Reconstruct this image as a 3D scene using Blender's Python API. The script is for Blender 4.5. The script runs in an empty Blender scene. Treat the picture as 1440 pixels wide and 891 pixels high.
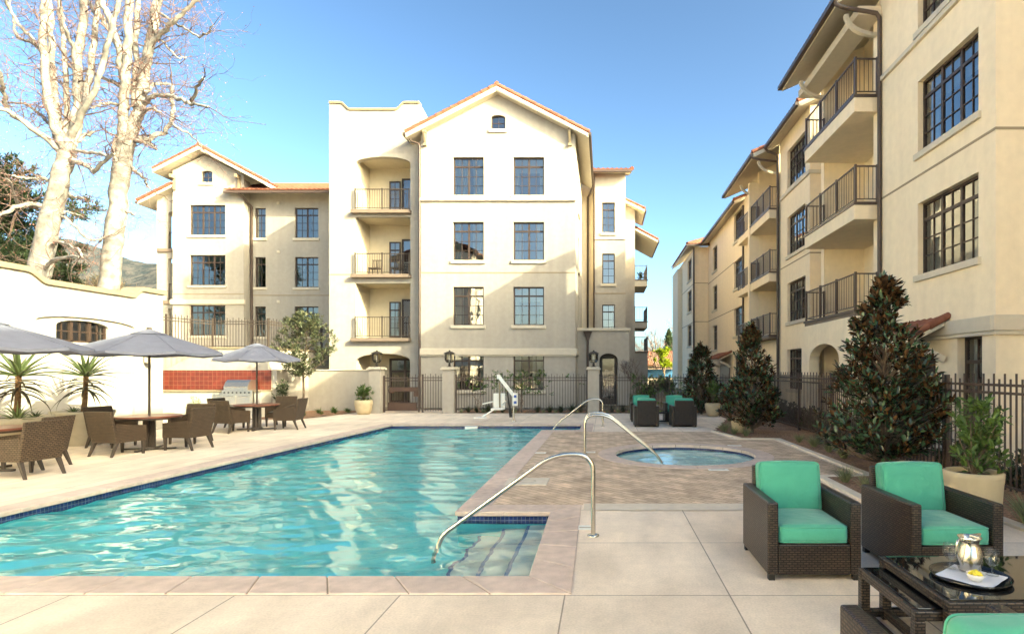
import bpy, math, random
import numpy as np
from mathutils import Vector, Matrix, noise as mnoise
from mathutils.geometry import tessellate_polygon

R = math.radians
random.seed(7)
sc = bpy.context.scene
COL = sc.collection

# ---------------------------------------------------------------- camera
FPX, UC, VC, EYE = 800.0, 850.0, 521.0, 1.70        # focal length (px of 1440), vanishing point, eye height
cam = bpy.data.cameras.new("camera")
camo = bpy.data.objects.new("camera", cam)
COL.objects.link(camo)
camo.location = (0, 0, EYE)
camo.rotation_euler = (R(90), 0, 0)
cam.sensor_width = 36.0
cam.lens = 36.0 * FPX / 1440.0
cam.shift_x = (720 - UC) / 1440.0
cam.shift_y = (VC - 445.5) / 1440.0
cam.clip_start = 0.05
cam.clip_end = 8000
sc.camera = camo

# ---------------------------------------------------------------- light
SUN = Vector((1.7, -1.0, 1.0)).normalized()          # direction towards the sun
elev = math.asin(SUN.z)
azim = math.atan2(SUN.x, SUN.y)                      # clockwise from +Y
world = bpy.data.worlds.new("World")
sc.world = world
world.use_nodes = True
wn = world.node_tree
wn.nodes.clear()
wo = wn.nodes.new("ShaderNodeOutputWorld")
bg = wn.nodes.new("ShaderNodeBackground")
sky = wn.nodes.new("ShaderNodeTexSky")
sky.sky_type = 'NISHITA'
sky.sun_disc = False
sky.sun_elevation = elev
sky.sun_rotation = azim
sky.air_density = 0.62
sky.dust_density = 3.6
sky.ozone_density = 0.0
sky.altitude = 300
gam = wn.nodes.new("ShaderNodeGamma")
gam.inputs[1].default_value = 1.45
wn.links.new(sky.outputs[0], gam.inputs[0])
wn.links.new(gam.outputs[0], bg.inputs[0])
bg.inputs[1].default_value = 0.05
wn.links.new(bg.outputs[0], wo.inputs[0])
sl = bpy.data.lights.new("sun", 'SUN')
sl.energy = 2.0
sl.angle = R(0.53)
sl.color = (1.0, 0.86, 0.66)
so = bpy.data.objects.new("sun", sl)
COL.objects.link(so)
so.rotation_euler = SUN.to_track_quat('Z', 'Y').to_euler()
so.location = (30, -20, 30)
sc.view_settings.view_transform = 'Standard'
sc.view_settings.look = 'None'
sc.view_settings.gamma = 1.0
sc.view_settings.use_curve_mapping = False
sc.view_settings.exposure = 2.82
sc.view_settings.use_white_balance = True          # the camera's white balance is set for the shade
sc.view_settings.white_balance_temperature = 6850
sc.view_settings.white_balance_tint = -12
sc.render.engine = 'CYCLES'
cy = sc.cycles
cy.use_denoising = True
cy.use_adaptive_sampling = True
cy.adaptive_threshold = 0.02
cy.max_bounces = 8
cy.diffuse_bounces = 4
cy.glossy_bounces = 4
cy.transmission_bounces = 6
cy.transparent_max_bounces = 12
cy.caustics_refractive = True
cy.caustics_reflective = False
cy.sample_clamp_indirect = 8
cy.blur_glossy = 0.3

# ---------------------------------------------------------------- helpers
def at(u, v, Y):
    return ((u - UC) * Y / FPX, Y, EYE - (v - VC) * Y / FPX)

def gnd(u, v):
    Y = EYE * FPX / (v - VC)
    return ((u - UC) * Y / FPX, Y)

class MB:
    """collects faces for ONE mesh object"""
    def __init__(s):
        s.v, s.f, s.sm = [], [], []
    def add(s, vs, fs, smooth=False):
        b = len(s.v)
        s.v += [tuple(p) for p in vs]
        for f in fs:
            s.f.append(tuple(b + i for i in f))
            s.sm.append(smooth)
        return s
    def quad(s, a, b, c, d, smooth=False):
        return s.add([a, b, c, d], [(0, 1, 2, 3)], smooth)
    def box(s, x0, x1, y0, y1, z0, z1):
        x0, x1 = min(x0, x1), max(x0, x1); y0, y1 = min(y0, y1), max(y0, y1); z0, z1 = min(z0, z1), max(z0, z1)
        vs = [(x0,y0,z0),(x1,y0,z0),(x1,y1,z0),(x0,y1,z0),(x0,y0,z1),(x1,y0,z1),(x1,y1,z1),(x0,y1,z1)]
        return s.add(vs, [(0,3,2,1),(4,5,6,7),(0,1,5,4),(1,2,6,5),(2,3,7,6),(3,0,4,7)])
    def hexa(s, vs):
        return s.add(vs, [(0,3,2,1),(4,5,6,7),(0,1,5,4),(1,2,6,5),(2,3,7,6),(3,0,4,7)])
    def taper(s, p, q, a, b):
        """square post from p (half size a) to q (half size b)"""
        (x,y,z),(X,Y,Z) = p, q
        return s.hexa([(x-a,y-a,z),(x+a,y-a,z),(x+a,y+a,z),(x-a,y+a,z),(X-b,Y-b,Z),(X+b,Y-b,Z),(X+b,Y+b,Z),(X-b,Y+b,Z)])
    def bar(s, p, q, w, h):
        p, q = Vector(p), Vector(q)
        d = (q - p).normalized()
        up = Vector((0,0,1)) if abs(d.z) < .95 else Vector((0,1,0))
        a = d.cross(up).normalized() * (w/2)
        b = a.cross(d).normalized() * (h/2)
        vs = [p-a-b, p+a-b, p+a+b, p-a+b, q-a-b, q+a-b, q+a+b, q-a+b]
        return s.add(vs, [(0,1,2,3),(4,7,6,5),(0,4,5,1),(1,5,6,2),(2,6,7,3),(3,7,4,0)])
    def tube(s, pts, r, n=8, smooth=True, cap=True):
        pts = [Vector(p) for p in pts]
        rs = r if hasattr(r, '__len__') else [r]*len(pts)
        vs, fs = [], []
        prev = None
        for i, p in enumerate(pts):
            d = (pts[min(i+1, len(pts)-1)] - pts[max(i-1, 0)])
            if d.length < 1e-9: d = Vector((0,0,1))
            d.normalize()
            if prev is None:
                ref = Vector((0,0,1)) if abs(d.z) < .9 else Vector((1,0,0))
                a = d.cross(ref).normalized()
            else:
                a = prev - d * prev.dot(d)
                a = a.normalized() if a.length > 1e-6 else d.orthogonal().normalized()
            prev = a
            b = d.cross(a)
            for k in range(n):
                t = 2*math.pi*k/n
                vs.append(p + (a*math.cos(t) + b*math.sin(t))*rs[i])
        for i in range(len(pts)-1):
            for k in range(n):
                k2 = (k+1) % n
                fs.append((i*n+k, i*n+k2, (i+1)*n+k2, (i+1)*n+k))
        s.add(vs, fs, smooth)
        if cap:
            m = len(pts)-1
            s.add(vs[:n], [tuple(range(n-1, -1, -1))])
            s.add(vs[m*n:], [tuple(range(n))])
        return s
    def lathe(s, prof, c=(0,0,0), n=24, smooth=True, arc=None):
        vs, fs = [], []
        for (r, z) in prof:
            for k in range(n):
                t = 2*math.pi*k/n
                vs.append((c[0]+r*math.cos(t), c[1]+r*math.sin(t), c[2]+z))
        for i in range(len(prof)-1):
            for k in range(n):
                k2 = (k+1) % n
                fs.append((i*n+k, i*n+k2, (i+1)*n+k2, (i+1)*n+k))
        return s.add(vs, fs, smooth)
    def disc(s, r, z, c=(0,0), n=24, up=True):
        vs = [(c[0]+r*math.cos(2*math.pi*k/n), c[1]+r*math.sin(2*math.pi*k/n), z) for k in range(n)]
        return s.add(vs, [tuple(range(n)) if up else tuple(range(n-1,-1,-1))])
    def poly(s, outer, holes, fn, flip=False):
        """flat polygon with holes: 2D points go through fn(a, b) into space"""
        loops = [[Vector((a, b, 0)) for a, b in L] for L in [outer] + list(holes)]
        tris = tessellate_polygon(loops)
        flat = [p for L in loops for p in L]
        vs = [fn(p.x, p.y) for p in flat]
        out = []
        for t in tris:
            a, b, c = (flat[i] for i in t)
            ar = (b.x-a.x)*(c.y-a.y) - (c.x-a.x)*(b.y-a.y)
            if abs(ar) < 1e-9: continue
            t = t if (ar > 0) != flip else t[::-1]
            out.append(tuple(t))
        return s.add(vs, out)
    def prism(s, outer, fn0, fn1, holes=()):
        s.poly(outer, holes, fn0); s.poly(outer, holes, fn1, True)
        for L in [outer] + list(holes):
            n = len(L)
            for i in range(n):
                a, b = L[i], L[(i+1) % n]
                s.quad(fn0(*a), fn0(*b), fn1(*b), fn1(*a))
        return s
    def rbox(s, c, d, r, n=6, puff=(0,0,0)):
        """rounded, slightly puffed box (a cushion)"""
        hx, hy, hz = d[0]/2, d[1]/2, d[2]/2
        def pt(x, y, z):
            P = Vector((x*hx, y*hy, z*hz))
            I = Vector((max(-hx+r, min(hx-r, P.x)), max(-hy+r, min(hy-r, P.y)), max(-hz+r, min(hz-r, P.z))))
            q = P - I
            if q.length > 1e-9: P = I + q.normalized()*r
            P.x += puff[0]*x*(1-y*y)*(1-z*z); P.y += puff[1]*y*(1-x*x)*(1-z*z); P.z += puff[2]*z*(1-x*x)*(1-y*y)
            return P + Vector(c)
        g = []
        rr = [0, r*.35, r*.7, r]
        def ax(h):
            e = [-1 + t/h for t in rr]
            m = [(-1+r/h) + (2-2*r/h)*i/n for i in range(1, n)]
            return e + m + [-t for t in reversed(e)]
        X, Y, Z = ax(hx), ax(hy), ax(hz)
        def face(A, B, f, flip):
            vs = [f(a, b) for a in A for b in B]; w = len(B)
            fs = []
            for i in range(len(A)-1):
                for j in range(w-1):
                    q = (i*w+j, (i+1)*w+j, (i+1)*w+j+1, i*w+j+1)
                    fs.append(q[::-1] if flip else q)
            s.add(vs, fs, True)
        face(X, Y, lambda a, b: pt(a, b, 1), False); face(X, Y, lambda a, b: pt(a, b, -1), True)
        face(Y, Z, lambda a, b: pt(1, a, b), False); face(Y, Z, lambda a, b: pt(-1, a, b), True)
        face(X, Z, lambda a, b: pt(a, 1, b), True); face(X, Z, lambda a, b: pt(a, -1, b), False)
        return s
    def xf(s, M):
        s.v = [tuple(M @ Vector(p)) for p in s.v]
        return s
    def build(s, name, mat, parent=None, origin=(0,0,0), bevel=0, weld=False, kind=None):
        v = np.array(s.v, dtype=np.float64) - np.array(origin)
        return mesh_obj(name, v, s.f, mat, parent, s.sm, bevel, weld, kind)

def mesh_obj(name, v, faces, mat, parent=None, smooth=None, bevel=0, weld=False, kind=None):
    me = bpy.data.meshes.new(name)
    me.from_pydata([tuple(p) for p in v], [], [tuple(f) for f in faces])
    if smooth is not None:
        me.polygons.foreach_set('use_smooth', [bool(x) for x in smooth])
    # box-projected UVs in metres
    uv = me.uv_layers.new(name="uv")
    n = len(me.loops)
    vi = np.empty(n, dtype=np.int32); me.loops.foreach_get('vertex_index', vi)
    co = np.empty(len(me.vertices)*3); me.vertices.foreach_get('co', co); co = co.reshape(-1, 3)
    nm = np.empty(len(me.polygons)*3); me.polygons.foreach_get('normal', nm); nm = nm.reshape(-1, 3)
    lt = np.empty(len(me.polygons), dtype=np.int32); me.polygons.foreach_get('loop_total', lt)
    ln = np.repeat(np.abs(nm), lt, axis=0)
    k = np.argmax(ln, axis=1)
    P = co[vi]
    U = np.where(k == 0, P[:, 1], P[:, 0]); V = np.where(k == 2, P[:, 1], P[:, 2])
    uv.data.foreach_set('uv', np.stack([U, V], 1).ravel())
    me.materials.append(mat)
    me.update()
    o = bpy.data.objects.new(name, me)
    COL.objects.link(o)
    if parent is not None: o.parent = parent
    if weld:
        w = o.modifiers.new("weld", 'WELD'); w.merge_threshold = 0.0005
    if bevel:
        m = o.modifiers.new("soft_edge", 'BEVEL'); m.width = bevel; m.segments = 2; m.limit_method = 'ANGLE'; m.angle_limit = R(40)
    if kind: o['kind'] = kind
    return o

def tag(o, label, cat, group=None):
    o['label'] = label; o['category'] = cat
    if group: o['group'] = group
    return o

def thing(name, label, cat, loc=(0,0,0), rz=0.0, group=None):
    o = bpy.data.objects.new(name, None)
    COL.objects.link(o)
    o.empty_display_size = .2
    o.location = loc; o.rotation_euler = (0, 0, rz)
    return tag(o, label, cat, group)

def copy_tree(o, parent=None):
    c = o.copy(); COL.objects.link(c)
    if parent is not None: c.parent = parent
    for ch in list(o.children): copy_tree(ch, c)
    return c

def copy_thing(o, loc, rz=0.0, label=None, group=None):
    c = copy_tree(o)
    c.location = loc; c.rotation_euler = (0, 0, rz)
    if label: c['label'] = label
    if group: c['group'] = group
    return c

# ---------------------------------------------------------------- materials
def mat_new(name):
    m = bpy.data.materials.new(name); m.use_nodes = True
    nt = m.node_tree; nt.nodes.clear()
    out = nt.nodes.new("ShaderNodeOutputMaterial")
    return m, nt, out

def N(nt, t, **kw):
    n = nt.nodes.new(t)
    for k, v in kw.items():
        if k.startswith('i_'):
            key = k[2:]
            n.inputs[int(key) if key.isdigit() else key.replace('_', ' ')].default_value = v
        else: setattr(n, k, v)
    return n

def c4(c): return (c[0], c[1], c[2], 1.0)

def principled(name, col, rough=.6, metal=0.0, spec=.4, var=0.0, vscale=2.0, bump=0.0, bscale=80.0, coat=0.0, var2=0.0, v2scale=.35, streak=0.0, sheen=0.0):
    m, nt, out = mat_new(name)
    b = N(nt, "ShaderNodeBsdfPrincipled")
    b.inputs['Roughness'].default_value = rough
    b.inputs['Metallic'].default_value = metal
    b.inputs['Specular IOR Level'].default_value = spec
    b.inputs['Coat Weight'].default_value = coat
    b.inputs['Sheen Weight'].default_value = sheen
    tc = N(nt, "ShaderNodeTexCoord")
    cur = None
    def mixmul(prev, fac_socket, lo, hi):
        mr = N(nt, "ShaderNodeMapRange"); mr.inputs[1].default_value = .3; mr.inputs[2].default_value = .7
        mr.inputs[3].default_value = lo; mr.inputs[4].default_value = hi
        nt.links.new(fac_socket, mr.inputs[0])
        mx = N(nt, "ShaderNodeVectorMath", operation='SCALE')
        if prev is None: mx.inputs[0].default_value = col
        else: nt.links.new(prev, mx.inputs[0])
        nt.links.new(mr.outputs[0], mx.inputs['Scale'])
        return mx.outputs[0]
    if var:
        n1 = N(nt, "ShaderNodeTexNoise"); n1.inputs['Scale'].default_value = vscale; n1.inputs['Detail'].default_value = 6
        nt.links.new(tc.outputs['Object'], n1.inputs['Vector'])
        cur = mixmul(cur, n1.outputs[0], 1-var, 1+var)
    if var2:
        n2 = N(nt, "ShaderNodeTexNoise"); n2.inputs['Scale'].default_value = v2scale; n2.inputs['Detail'].default_value = 3
        nt.links.new(tc.outputs['Object'], n2.inputs['Vector'])
        cur = mixmul(cur, n2.outputs[0], 1-var2, 1+var2)
    if streak:
        mp = N(nt, "ShaderNodeMapping"); mp.inputs['Scale'].default_value = (3.0, 3.0, .18)
        nt.links.new(tc.outputs['Object'], mp.inputs['Vector'])
        n3 = N(nt, "ShaderNodeTexNoise"); n3.inputs['Scale'].default_value = 1.0; n3.inputs['Detail'].default_value = 5
        nt.links.new(mp.outputs[0], n3.inputs['Vector'])
        cur = mixmul(cur, n3.outputs[0], 1-streak, 1+streak*.4)
    if cur is None: b.inputs['Base Color'].default_value = c4(col)
    else: nt.links.new(cur, b.inputs['Base Color'])
    if bump:
        nb = N(nt, "ShaderNodeTexNoise"); nb.inputs['Scale'].default_value = bscale; nb.inputs['Detail'].default_value = 4
        nt.links.new(tc.outputs['Object'], nb.inputs['Vector'])
        bp = N(nt, "ShaderNodeBump"); bp.inputs['Strength'].default_value = bump; bp.inputs['Distance'].default_value = .01
        nt.links.new(nb.outputs[0], bp.inputs['Height'])
        nt.links.new(bp.outputs[0], b.inputs['Normal'])
    nt.links.new(b.outputs[0], out.inputs[0])
    return m

M = {}
M['stucco'] = principled('stucco', (.385, .350, .298), .9, spec=.2, var=.05, vscale=5, bump=.55, bscale=28, var2=.03, streak=.07)
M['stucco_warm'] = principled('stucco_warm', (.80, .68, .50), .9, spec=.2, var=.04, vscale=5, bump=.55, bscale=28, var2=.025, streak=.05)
M['stucco_white'] = principled('stucco_white', (.43, .405, .355), .9, spec=.2, var=.03, vscale=4, bump=.2, bscale=40, var2=.03, streak=.04)
M['stucco_bounce'] = principled('stucco_bounce', (.84, .78, .66), .9, spec=.2, var=.03, vscale=4, bump=.2, bscale=40)  # extra pale stucco for the added wing that bounces sun
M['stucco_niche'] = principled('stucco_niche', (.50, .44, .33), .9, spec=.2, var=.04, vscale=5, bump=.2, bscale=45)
M['trim'] = principled('trim', (.56, .50, .40), .85, spec=.2, var=.04, vscale=6, bump=.15, bscale=60)
M['cap'] = principled('cap', (.24, .195, .13), .85, spec=.2, var=.08, vscale=6, bump=.2, bscale=60)
M['groove'] = principled('groove', (.30, .24, .16), .9)
M['bronze'] = principled('bronze', (.050, .032, .024), .45, spec=.4, var=.15, vscale=8)
M['rail'] = principled('rail', (.075, .052, .042), .4, spec=.4)
M['rail_far'] = principled('rail_far', (.055, .042, .034), .5, spec=.3)
M['ledge'] = principled('ledge', (.17, .13, .10), .7, var=.1)
M['gutter'] = principled('gutter', (.075, .052, .042), .45)
M['tilered'] = principled('tilered', (.20, .078, .048), .8, var=.28, vscale=5, spec=.25, bump=.2, bscale=30, var2=.12, v2scale=1.1)
M['steel'] = principled('steel', (.62, .58, .50), .22, metal=1.0, var=.04, vscale=20)
M['steel_grill'] = principled('steel_grill', (.66, .62, .54), .35, metal=1.0, var=.05, vscale=12)
M['white_plastic'] = principled('white_plastic', (.78, .76, .70), .4)
M['black'] = principled('black', (.015, .014, .013), .45)
M['bluesign'] = principled('bluesign', (.05, .10, .35), .4)
M['blacktray'] = principled('blacktray', (.012, .012, .013), .12, spec=.5)
M['napkin'] = principled('napkin', (.72, .71, .74), .9, bump=.2, bscale=200)
M['porcelain'] = principled('porcelain', (.75, .73, .70), .2)
M['lemon'] = principled('lemon', (.75, .62, .06), .5)
M['leather_green'] = None
M['pot'] = principled('pot', (.52, .42, .26), .7, var=.08, vscale=6, bump=.15, bscale=40, var2=.06)
M['pot_grey'] = principled('pot_grey', (.42, .37, .28), .7, var=.08, vscale=6, bump=.15, bscale=40, var2=.06)
M['soil'] = principled('soil', (.09, .055, .035), .95, var=.4, vscale=30, bump=.8, bscale=40)
M['mulch'] = principled('mulch', (.25, .145, .085), .95, var=.55, vscale=28, bump=1.0, bscale=35, var2=.2, v2scale=2)
M['bark_white'] = principled('bark_white', (.225, .212, .192), .85, var=.45, vscale=4.5, bump=.5, bscale=14, var2=.2, v2scale=1.2)
M['twig'] = principled('twig', (.13, .085, .075), .85, var=.2)
M['bark'] = principled('bark', (.16, .115, .08), .9, var=.3, vscale=10, bump=.6, bscale=40)
M['aloe_stem'] = principled('aloe_stem', (.17, .10, .05), .9, var=.35, vscale=20, bump=.8, bscale=50)
M['wood_top'] = principled('wood_top', (.16, .062, .04), .35, var=.25, vscale=6)
M['table_metal'] = principled('table_metal', (.055, .042, .033), .45)
M['concrete_curb'] = principled('concrete_curb', (.62, .55, .45), .85, var=.08, vscale=8, bump=.2, bscale=60, var2=.05)
M['plaster_pool'] = principled('plaster_pool', (.24, .94, .95), .8, var=.05, vscale=1.5)
M['plaster_step'] = principled('plaster_step', (.66, .78, .74), .8, var=.04, vscale=3)
M['plaster_spa'] = principled('plaster_spa', (.66, .98, .95), .8, var=.04, vscale=3)
M['stripe'] = principled('stripe', (.09, .22, .42), .3)
M['lantern_metal'] = principled('lantern_metal', (.035, .028, .022), .5)
M['door_dark'] = principled('door_dark', (.035, .024, .018), .4)
M['curtain'] = principled('curtain', (.62, .60, .54), .9, var=.08, vscale=14)
M['room_dark'] = principled('room_dark', (.035, .030, .026), .9)  # near-black: the shade of an unlit interior is put into the colour
M['screen_blue'] = principled('screen_blue', (.035, .12, .24), .6, var=.35, vscale=.8)
M['tile_far'] = principled('tile_far', (.16, .062, .035), .8, var=.25, vscale=2)
M['wall_far'] = principled('wall_far', (.30, .25, .19), .9, var=.1)
M['awning'] = principled('awning', (.05, .04, .035), .6)
M['rust_box'] = principled('rust_box', (.075, .043, .03), .55, var=.2)

def brickmat(name, cols, mortar, bw, bh, ms, rough=.8, bump=.5, coord='UV', offset=.5, spec=.3, rot=0.0, noise=.12, dist=.004, nscale=6.0):
    m, nt, out = mat_new(name)
    b = N(nt, "ShaderNodeBsdfPrincipled"); b.inputs['Roughness'].default_value = rough; b.inputs['Specular IOR Level'].default_value = spec
    tc = N(nt, "ShaderNodeTexCoord")
    mp = N(nt, "ShaderNodeMapping"); mp.inputs['Rotation'].default_value = (0, 0, rot)
    nt.links.new(tc.outputs[coord], mp.inputs['Vector'])
    br = N(nt, "ShaderNodeTexBrick"); br.offset = offset
    br.inputs['Color1'].default_value = c4(cols[0]); br.inputs['Color2'].default_value = c4(cols[1]); br.inputs['Mortar'].default_value = c4(mortar)
    br.inputs['Scale'].default_value = 1.0; br.inputs['Brick Width'].default_value = bw; br.inputs['Row Height'].default_value = bh
    br.inputs['Mortar Size'].default_value = ms; br.inputs['Mortar Smooth'].default_value = .3; br.inputs['Bias'].default_value = 0
    nt.links.new(mp.outputs[0], br.inputs['Vector'])
    n1 = N(nt, "ShaderNodeTexNoise"); n1.inputs['Scale'].default_value = nscale; n1.inputs['Detail'].default_value = 5
    nt.links.new(tc.outputs[coord], n1.inputs['Vector'])
    mr = N(nt, "ShaderNodeMapRange"); mr.inputs[1].default_value = .3; mr.inputs[2].default_value = .7; mr.inputs[3].default_value = 1-noise; mr.inputs[4].default_value = 1+noise
    nt.links.new(n1.outputs[0], mr.inputs[0])
    mx = N(nt, "ShaderNodeVectorMath", operation='SCALE')
    nt.links.new(br.outputs['Color'], mx.inputs[0]); nt.links.new(mr.outputs[0], mx.inputs['Scale'])
    nt.links.new(mx.outputs[0], b.inputs['Base Color'])
    bp = N(nt, "ShaderNodeBump"); bp.inputs['Strength'].default_value = bump; bp.inputs['Distance'].default_value = dist; bp.invert = True
    nt.links.new(br.outputs['Fac'], bp.inputs['Height']); nt.links.new(bp.outputs[0], b.inputs['Normal'])
    nt.links.new(b.outputs[0], out.inputs[0])
    return m

M['wicker_dark'] = brickmat('wicker_dark', ((.040, .026, .018), (.092, .060, .040)), (.005, .0035, .0025), .046, .0185, .0056, rough=.36, bump=.7, spec=.55, noise=.2, nscale=30, dist=.008)
M['wicker_far'] = brickmat('wicker_far', ((.065, .045, .034), (.10, .068, .05)), (.02, .014, .01), .05, .02, .004, rough=.5, bump=.6, spec=.4, noise=.15)
M['wicker_tan'] = brickmat('wicker_tan', ((.075, .050, .032), (.12, .082, .050)), (.03, .019, .011), .06, .03, .007, rough=.5, bump=1.0, spec=.4, noise=.2, nscale=18)
M['paver'] = brickmat('paver', ((.66, .51, .37), (.48, .365, .26)), (.30, .22, .15), .21, .105, .006, rough=.9, bump=.5, coord='Object', rot=R(45), noise=.28, nscale=2.2)
M['redtile'] = brickmat('redtile', ((.15, .027, .016), (.11, .02, .012)), (.20, .10, .06), .165, .165, .006, rough=.3, bump=.4, offset=0.0, spec=.5, noise=.18)
M['bluetile'] = brickmat('bluetile', ((.010, .018, .075), (.016, .03, .13)), (.12, .14, .2), .05, .05, .003, rough=.15, bump=.4, offset=0.0, spec=.6, noise=.3)
M['redtile_top'] = M['redtile']

def concrete_mat():
    m, nt, out = mat_new('concrete')
    b = N(nt, "ShaderNodeBsdfPrincipled"); b.inputs['Roughness'].default_value = .8; b.inputs['Specular IOR Level'].default_value = .3
    tc = N(nt, "ShaderNodeTexCoord")
    def noise_(scale, det, sc3=(1,1,1)):
        mp = N(nt, "ShaderNodeMapping"); mp.inputs['Scale'].default_value = sc3
        nt.links.new(tc.outputs['Object'], mp.inputs['Vector'])
        n = N(nt, "ShaderNodeTexNoise"); n.inputs['Scale'].default_value = scale; n.inputs['Detail'].default_value = det
        nt.links.new(mp.outputs[0], n.inputs['Vector']); return n.outputs[0]
    def rng(s, lo, hi):
        r = N(nt, "ShaderNodeMapRange"); r.inputs[1].default_value = .3; r.inputs[2].default_value = .7; r.inputs[3].default_value = lo; r.inputs[4].default_value = hi
        nt.links.new(s, r.inputs[0]); return r.outputs[0]
    def mul(a, c):
        x = N(nt, "ShaderNodeMath", operation='MULTIPLY'); nt.links.new(a, x.inputs[0])
        if isinstance(c, float): x.inputs[1].default_value = c
        else: nt.links.new(c, x.inputs[1])
        return x.outputs[0]
    a = rng(noise_(.55, 6), .84, 1.10)
    a = mul(a, rng(noise_(3.2, 8, (1, .35, 1)), .88, 1.08))
    a = mul(a, rng(noise_(11, 6), .95, 1.03))
    a = mul(a, rng(noise_(60, 4), .90, 1.08))
    a = mul(a, rng(noise_(1.7, 9, (1, 1, 1)), .93, 1.05))
    # slab joints: lines at x = .95 + k*1.25, y = 4.32 + k*1.32
    sx = N(nt, "ShaderNodeSeparateXYZ"); nt.links.new(tc.outputs['Object'], sx.inputs[0])
    def joint(sock, off, per, w):
        s1 = N(nt, "ShaderNodeMath", operation='SUBTRACT'); nt.links.new(sock, s1.inputs[0]); s1.inputs[1].default_value = off
        pp = N(nt, "ShaderNodeMath", operation='PINGPONG'); nt.links.new(s1.outputs[0], pp.inputs[0]); pp.inputs[1].default_value = per/2
        st = N(nt, "ShaderNodeMapRange"); st.interpolation_type = 'SMOOTHSTEP'; st.inputs[1].default_value = w*.5; st.inputs[2].default_value = w*1.3; st.inputs[3].default_value = 0; st.inputs[4].default_value = 1
        nt.links.new(pp.outputs[0], st.inputs[0]); return st.outputs[0]
    j = mul(joint(sx.outputs[0], .95, 1.25, .006), joint(sx.outputs[1], 4.312, 1.32, .006))
    def cell(sock, off, per):
        q = N(nt, "ShaderNodeMath", operation='SUBTRACT'); nt.links.new(sock, q.inputs[0]); q.inputs[1].default_value = off
        d_ = N(nt, "ShaderNodeMath", operation='DIVIDE'); nt.links.new(q.outputs[0], d_.inputs[0]); d_.inputs[1].default_value = per
        f_ = N(nt, "ShaderNodeMath", operation='FLOOR'); nt.links.new(d_.outputs[0], f_.inputs[0]); return f_.outputs[0]
    cx = N(nt, "ShaderNodeCombineXYZ"); nt.links.new(cell(sx.outputs[0], .95, 1.25), cx.inputs[0]); nt.links.new(cell(sx.outputs[1], 4.312, 1.32), cx.inputs[1])
    wn_ = N(nt, "ShaderNodeTexWhiteNoise"); nt.links.new(cx.outputs[0], wn_.inputs[0])
    sl_ = N(nt, "ShaderNodeMapRange"); sl_.inputs[3].default_value = .93; sl_.inputs[4].default_value = 1.05; nt.links.new(wn_.outputs[0], sl_.inputs[0])
    a = mul(a, sl_.outputs[0])
    jr = N(nt, "ShaderNodeMapRange"); jr.inputs[3].default_value = .42; jr.inputs[4].default_value = 1.0; nt.links.new(j, jr.inputs[0])
    a = mul(a, jr.outputs[0])
    vm = N(nt, "ShaderNodeVectorMath", operation='SCALE'); vm.inputs[0].default_value = (.82, .69, .55); nt.links.new(a, vm.inputs['Scale'])
    nt.links.new(vm.outputs[0], b.inputs['Base Color'])
    bp = N(nt, "ShaderNodeBump"); bp.inputs['Strength'].default_value = .35; bp.inputs['Distance'].default_value = .006
    hs = N(nt, "ShaderNodeMath", operation='MULTIPLY_ADD'); nt.links.new(noise_(90, 3), hs.inputs[0]); hs.inputs[1].default_value = .25; nt.links.new(j, hs.inputs[2])
    nt.links.new(hs.outputs[0], bp.inputs['Height']); nt.links.new(bp.outputs[0], b.inputs['Normal'])
    nt.links.new(b.outputs[0], out.inputs[0])
    return m
M['concrete'] = concrete_mat()
M['coping'] = principled('coping', (.57, .455, .385), .85, var=.12, vscale=9, bump=.3, bscale=70, spec=.25, var2=.12, v2scale=.9)

def leafmat(name, top, under=None, rough=.4, trans=.25, spread=.35, spec=.4):
    m, nt, out = mat_new(name)
    b = N(nt, "ShaderNodeBsdfPrincipled"); b.inputs['Roughness'].default_value = rough; b.inputs['Specular IOR Level'].default_value = spec
    g = N(nt, "ShaderNodeNewGeometry")
    mr = N(nt, "ShaderNodeMapRange"); mr.inputs[3].default_value = 1-spread; mr.inputs[4].default_value = 1+spread
    nt.links.new(g.outputs['Random Per Island'], mr.inputs[0])
    vm = N(nt, "ShaderNodeVectorMath", operation='SCALE'); nt.links.new(mr.outputs[0], vm.inputs['Scale'])
    if under is None: vm.inputs[0].default_value = top
    else:
        mx = N(nt, "ShaderNodeMix", data_type='RGBA'); mx.inputs['A'].default_value = c4(top); mx.inputs['B'].default_value = c4(under)
        nt.links.new(g.outputs['Backfacing'], mx.inputs['Factor']); nt.links.new(mx.outputs['Result'], vm.inputs[0])
    nt.links.new(vm.outputs[0], b.inputs['Base Color'])
    t = N(nt, "ShaderNodeBsdfTranslucent"); nt.links.new(vm.outputs[0], t.inputs[0])
    ms = N(nt, "ShaderNodeMixShader"); ms.inputs[0].default_value = trans
    nt.links.new(b.outputs[0], ms.inputs[1]); nt.links.new(t.outputs[0], ms.inputs[2]); nt.links.new(ms.outputs[0], out.inputs[0])
    return m
M['leaf_magnolia'] = leafmat('leaf_magnolia', (.055, .095, .040), (.095, .050, .023), .24, .06, .65, .55)
M['leaf_olive'] = leafmat('leaf_olive', (.075, .092, .045), (.16, .16, .09), .5, .2, .5)
M['leaf_shrub'] = leafmat('leaf_shrub', (.095, .155, .036), None, .4, .25, .45)
M['leaf_dark'] = leafmat('leaf_dark', (.045, .062, .026), None, .45, .15, .5)
M['leaf_pine'] = leafmat('leaf_pine', (.040, .066, .024), None, .6, .15, .6)
M['leaf_lime'] = leafmat('leaf_lime', (.28, .34, .02), None, .5, .4, .35)
M['leaf_grey'] = leafmat('leaf_grey', (.25, .28, .14), None, .6, .2, .4)
M['leaf_aloe'] = leafmat('leaf_aloe', (.085, .125, .035), (.07, .095, .035), .35, .08, .25)
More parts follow.
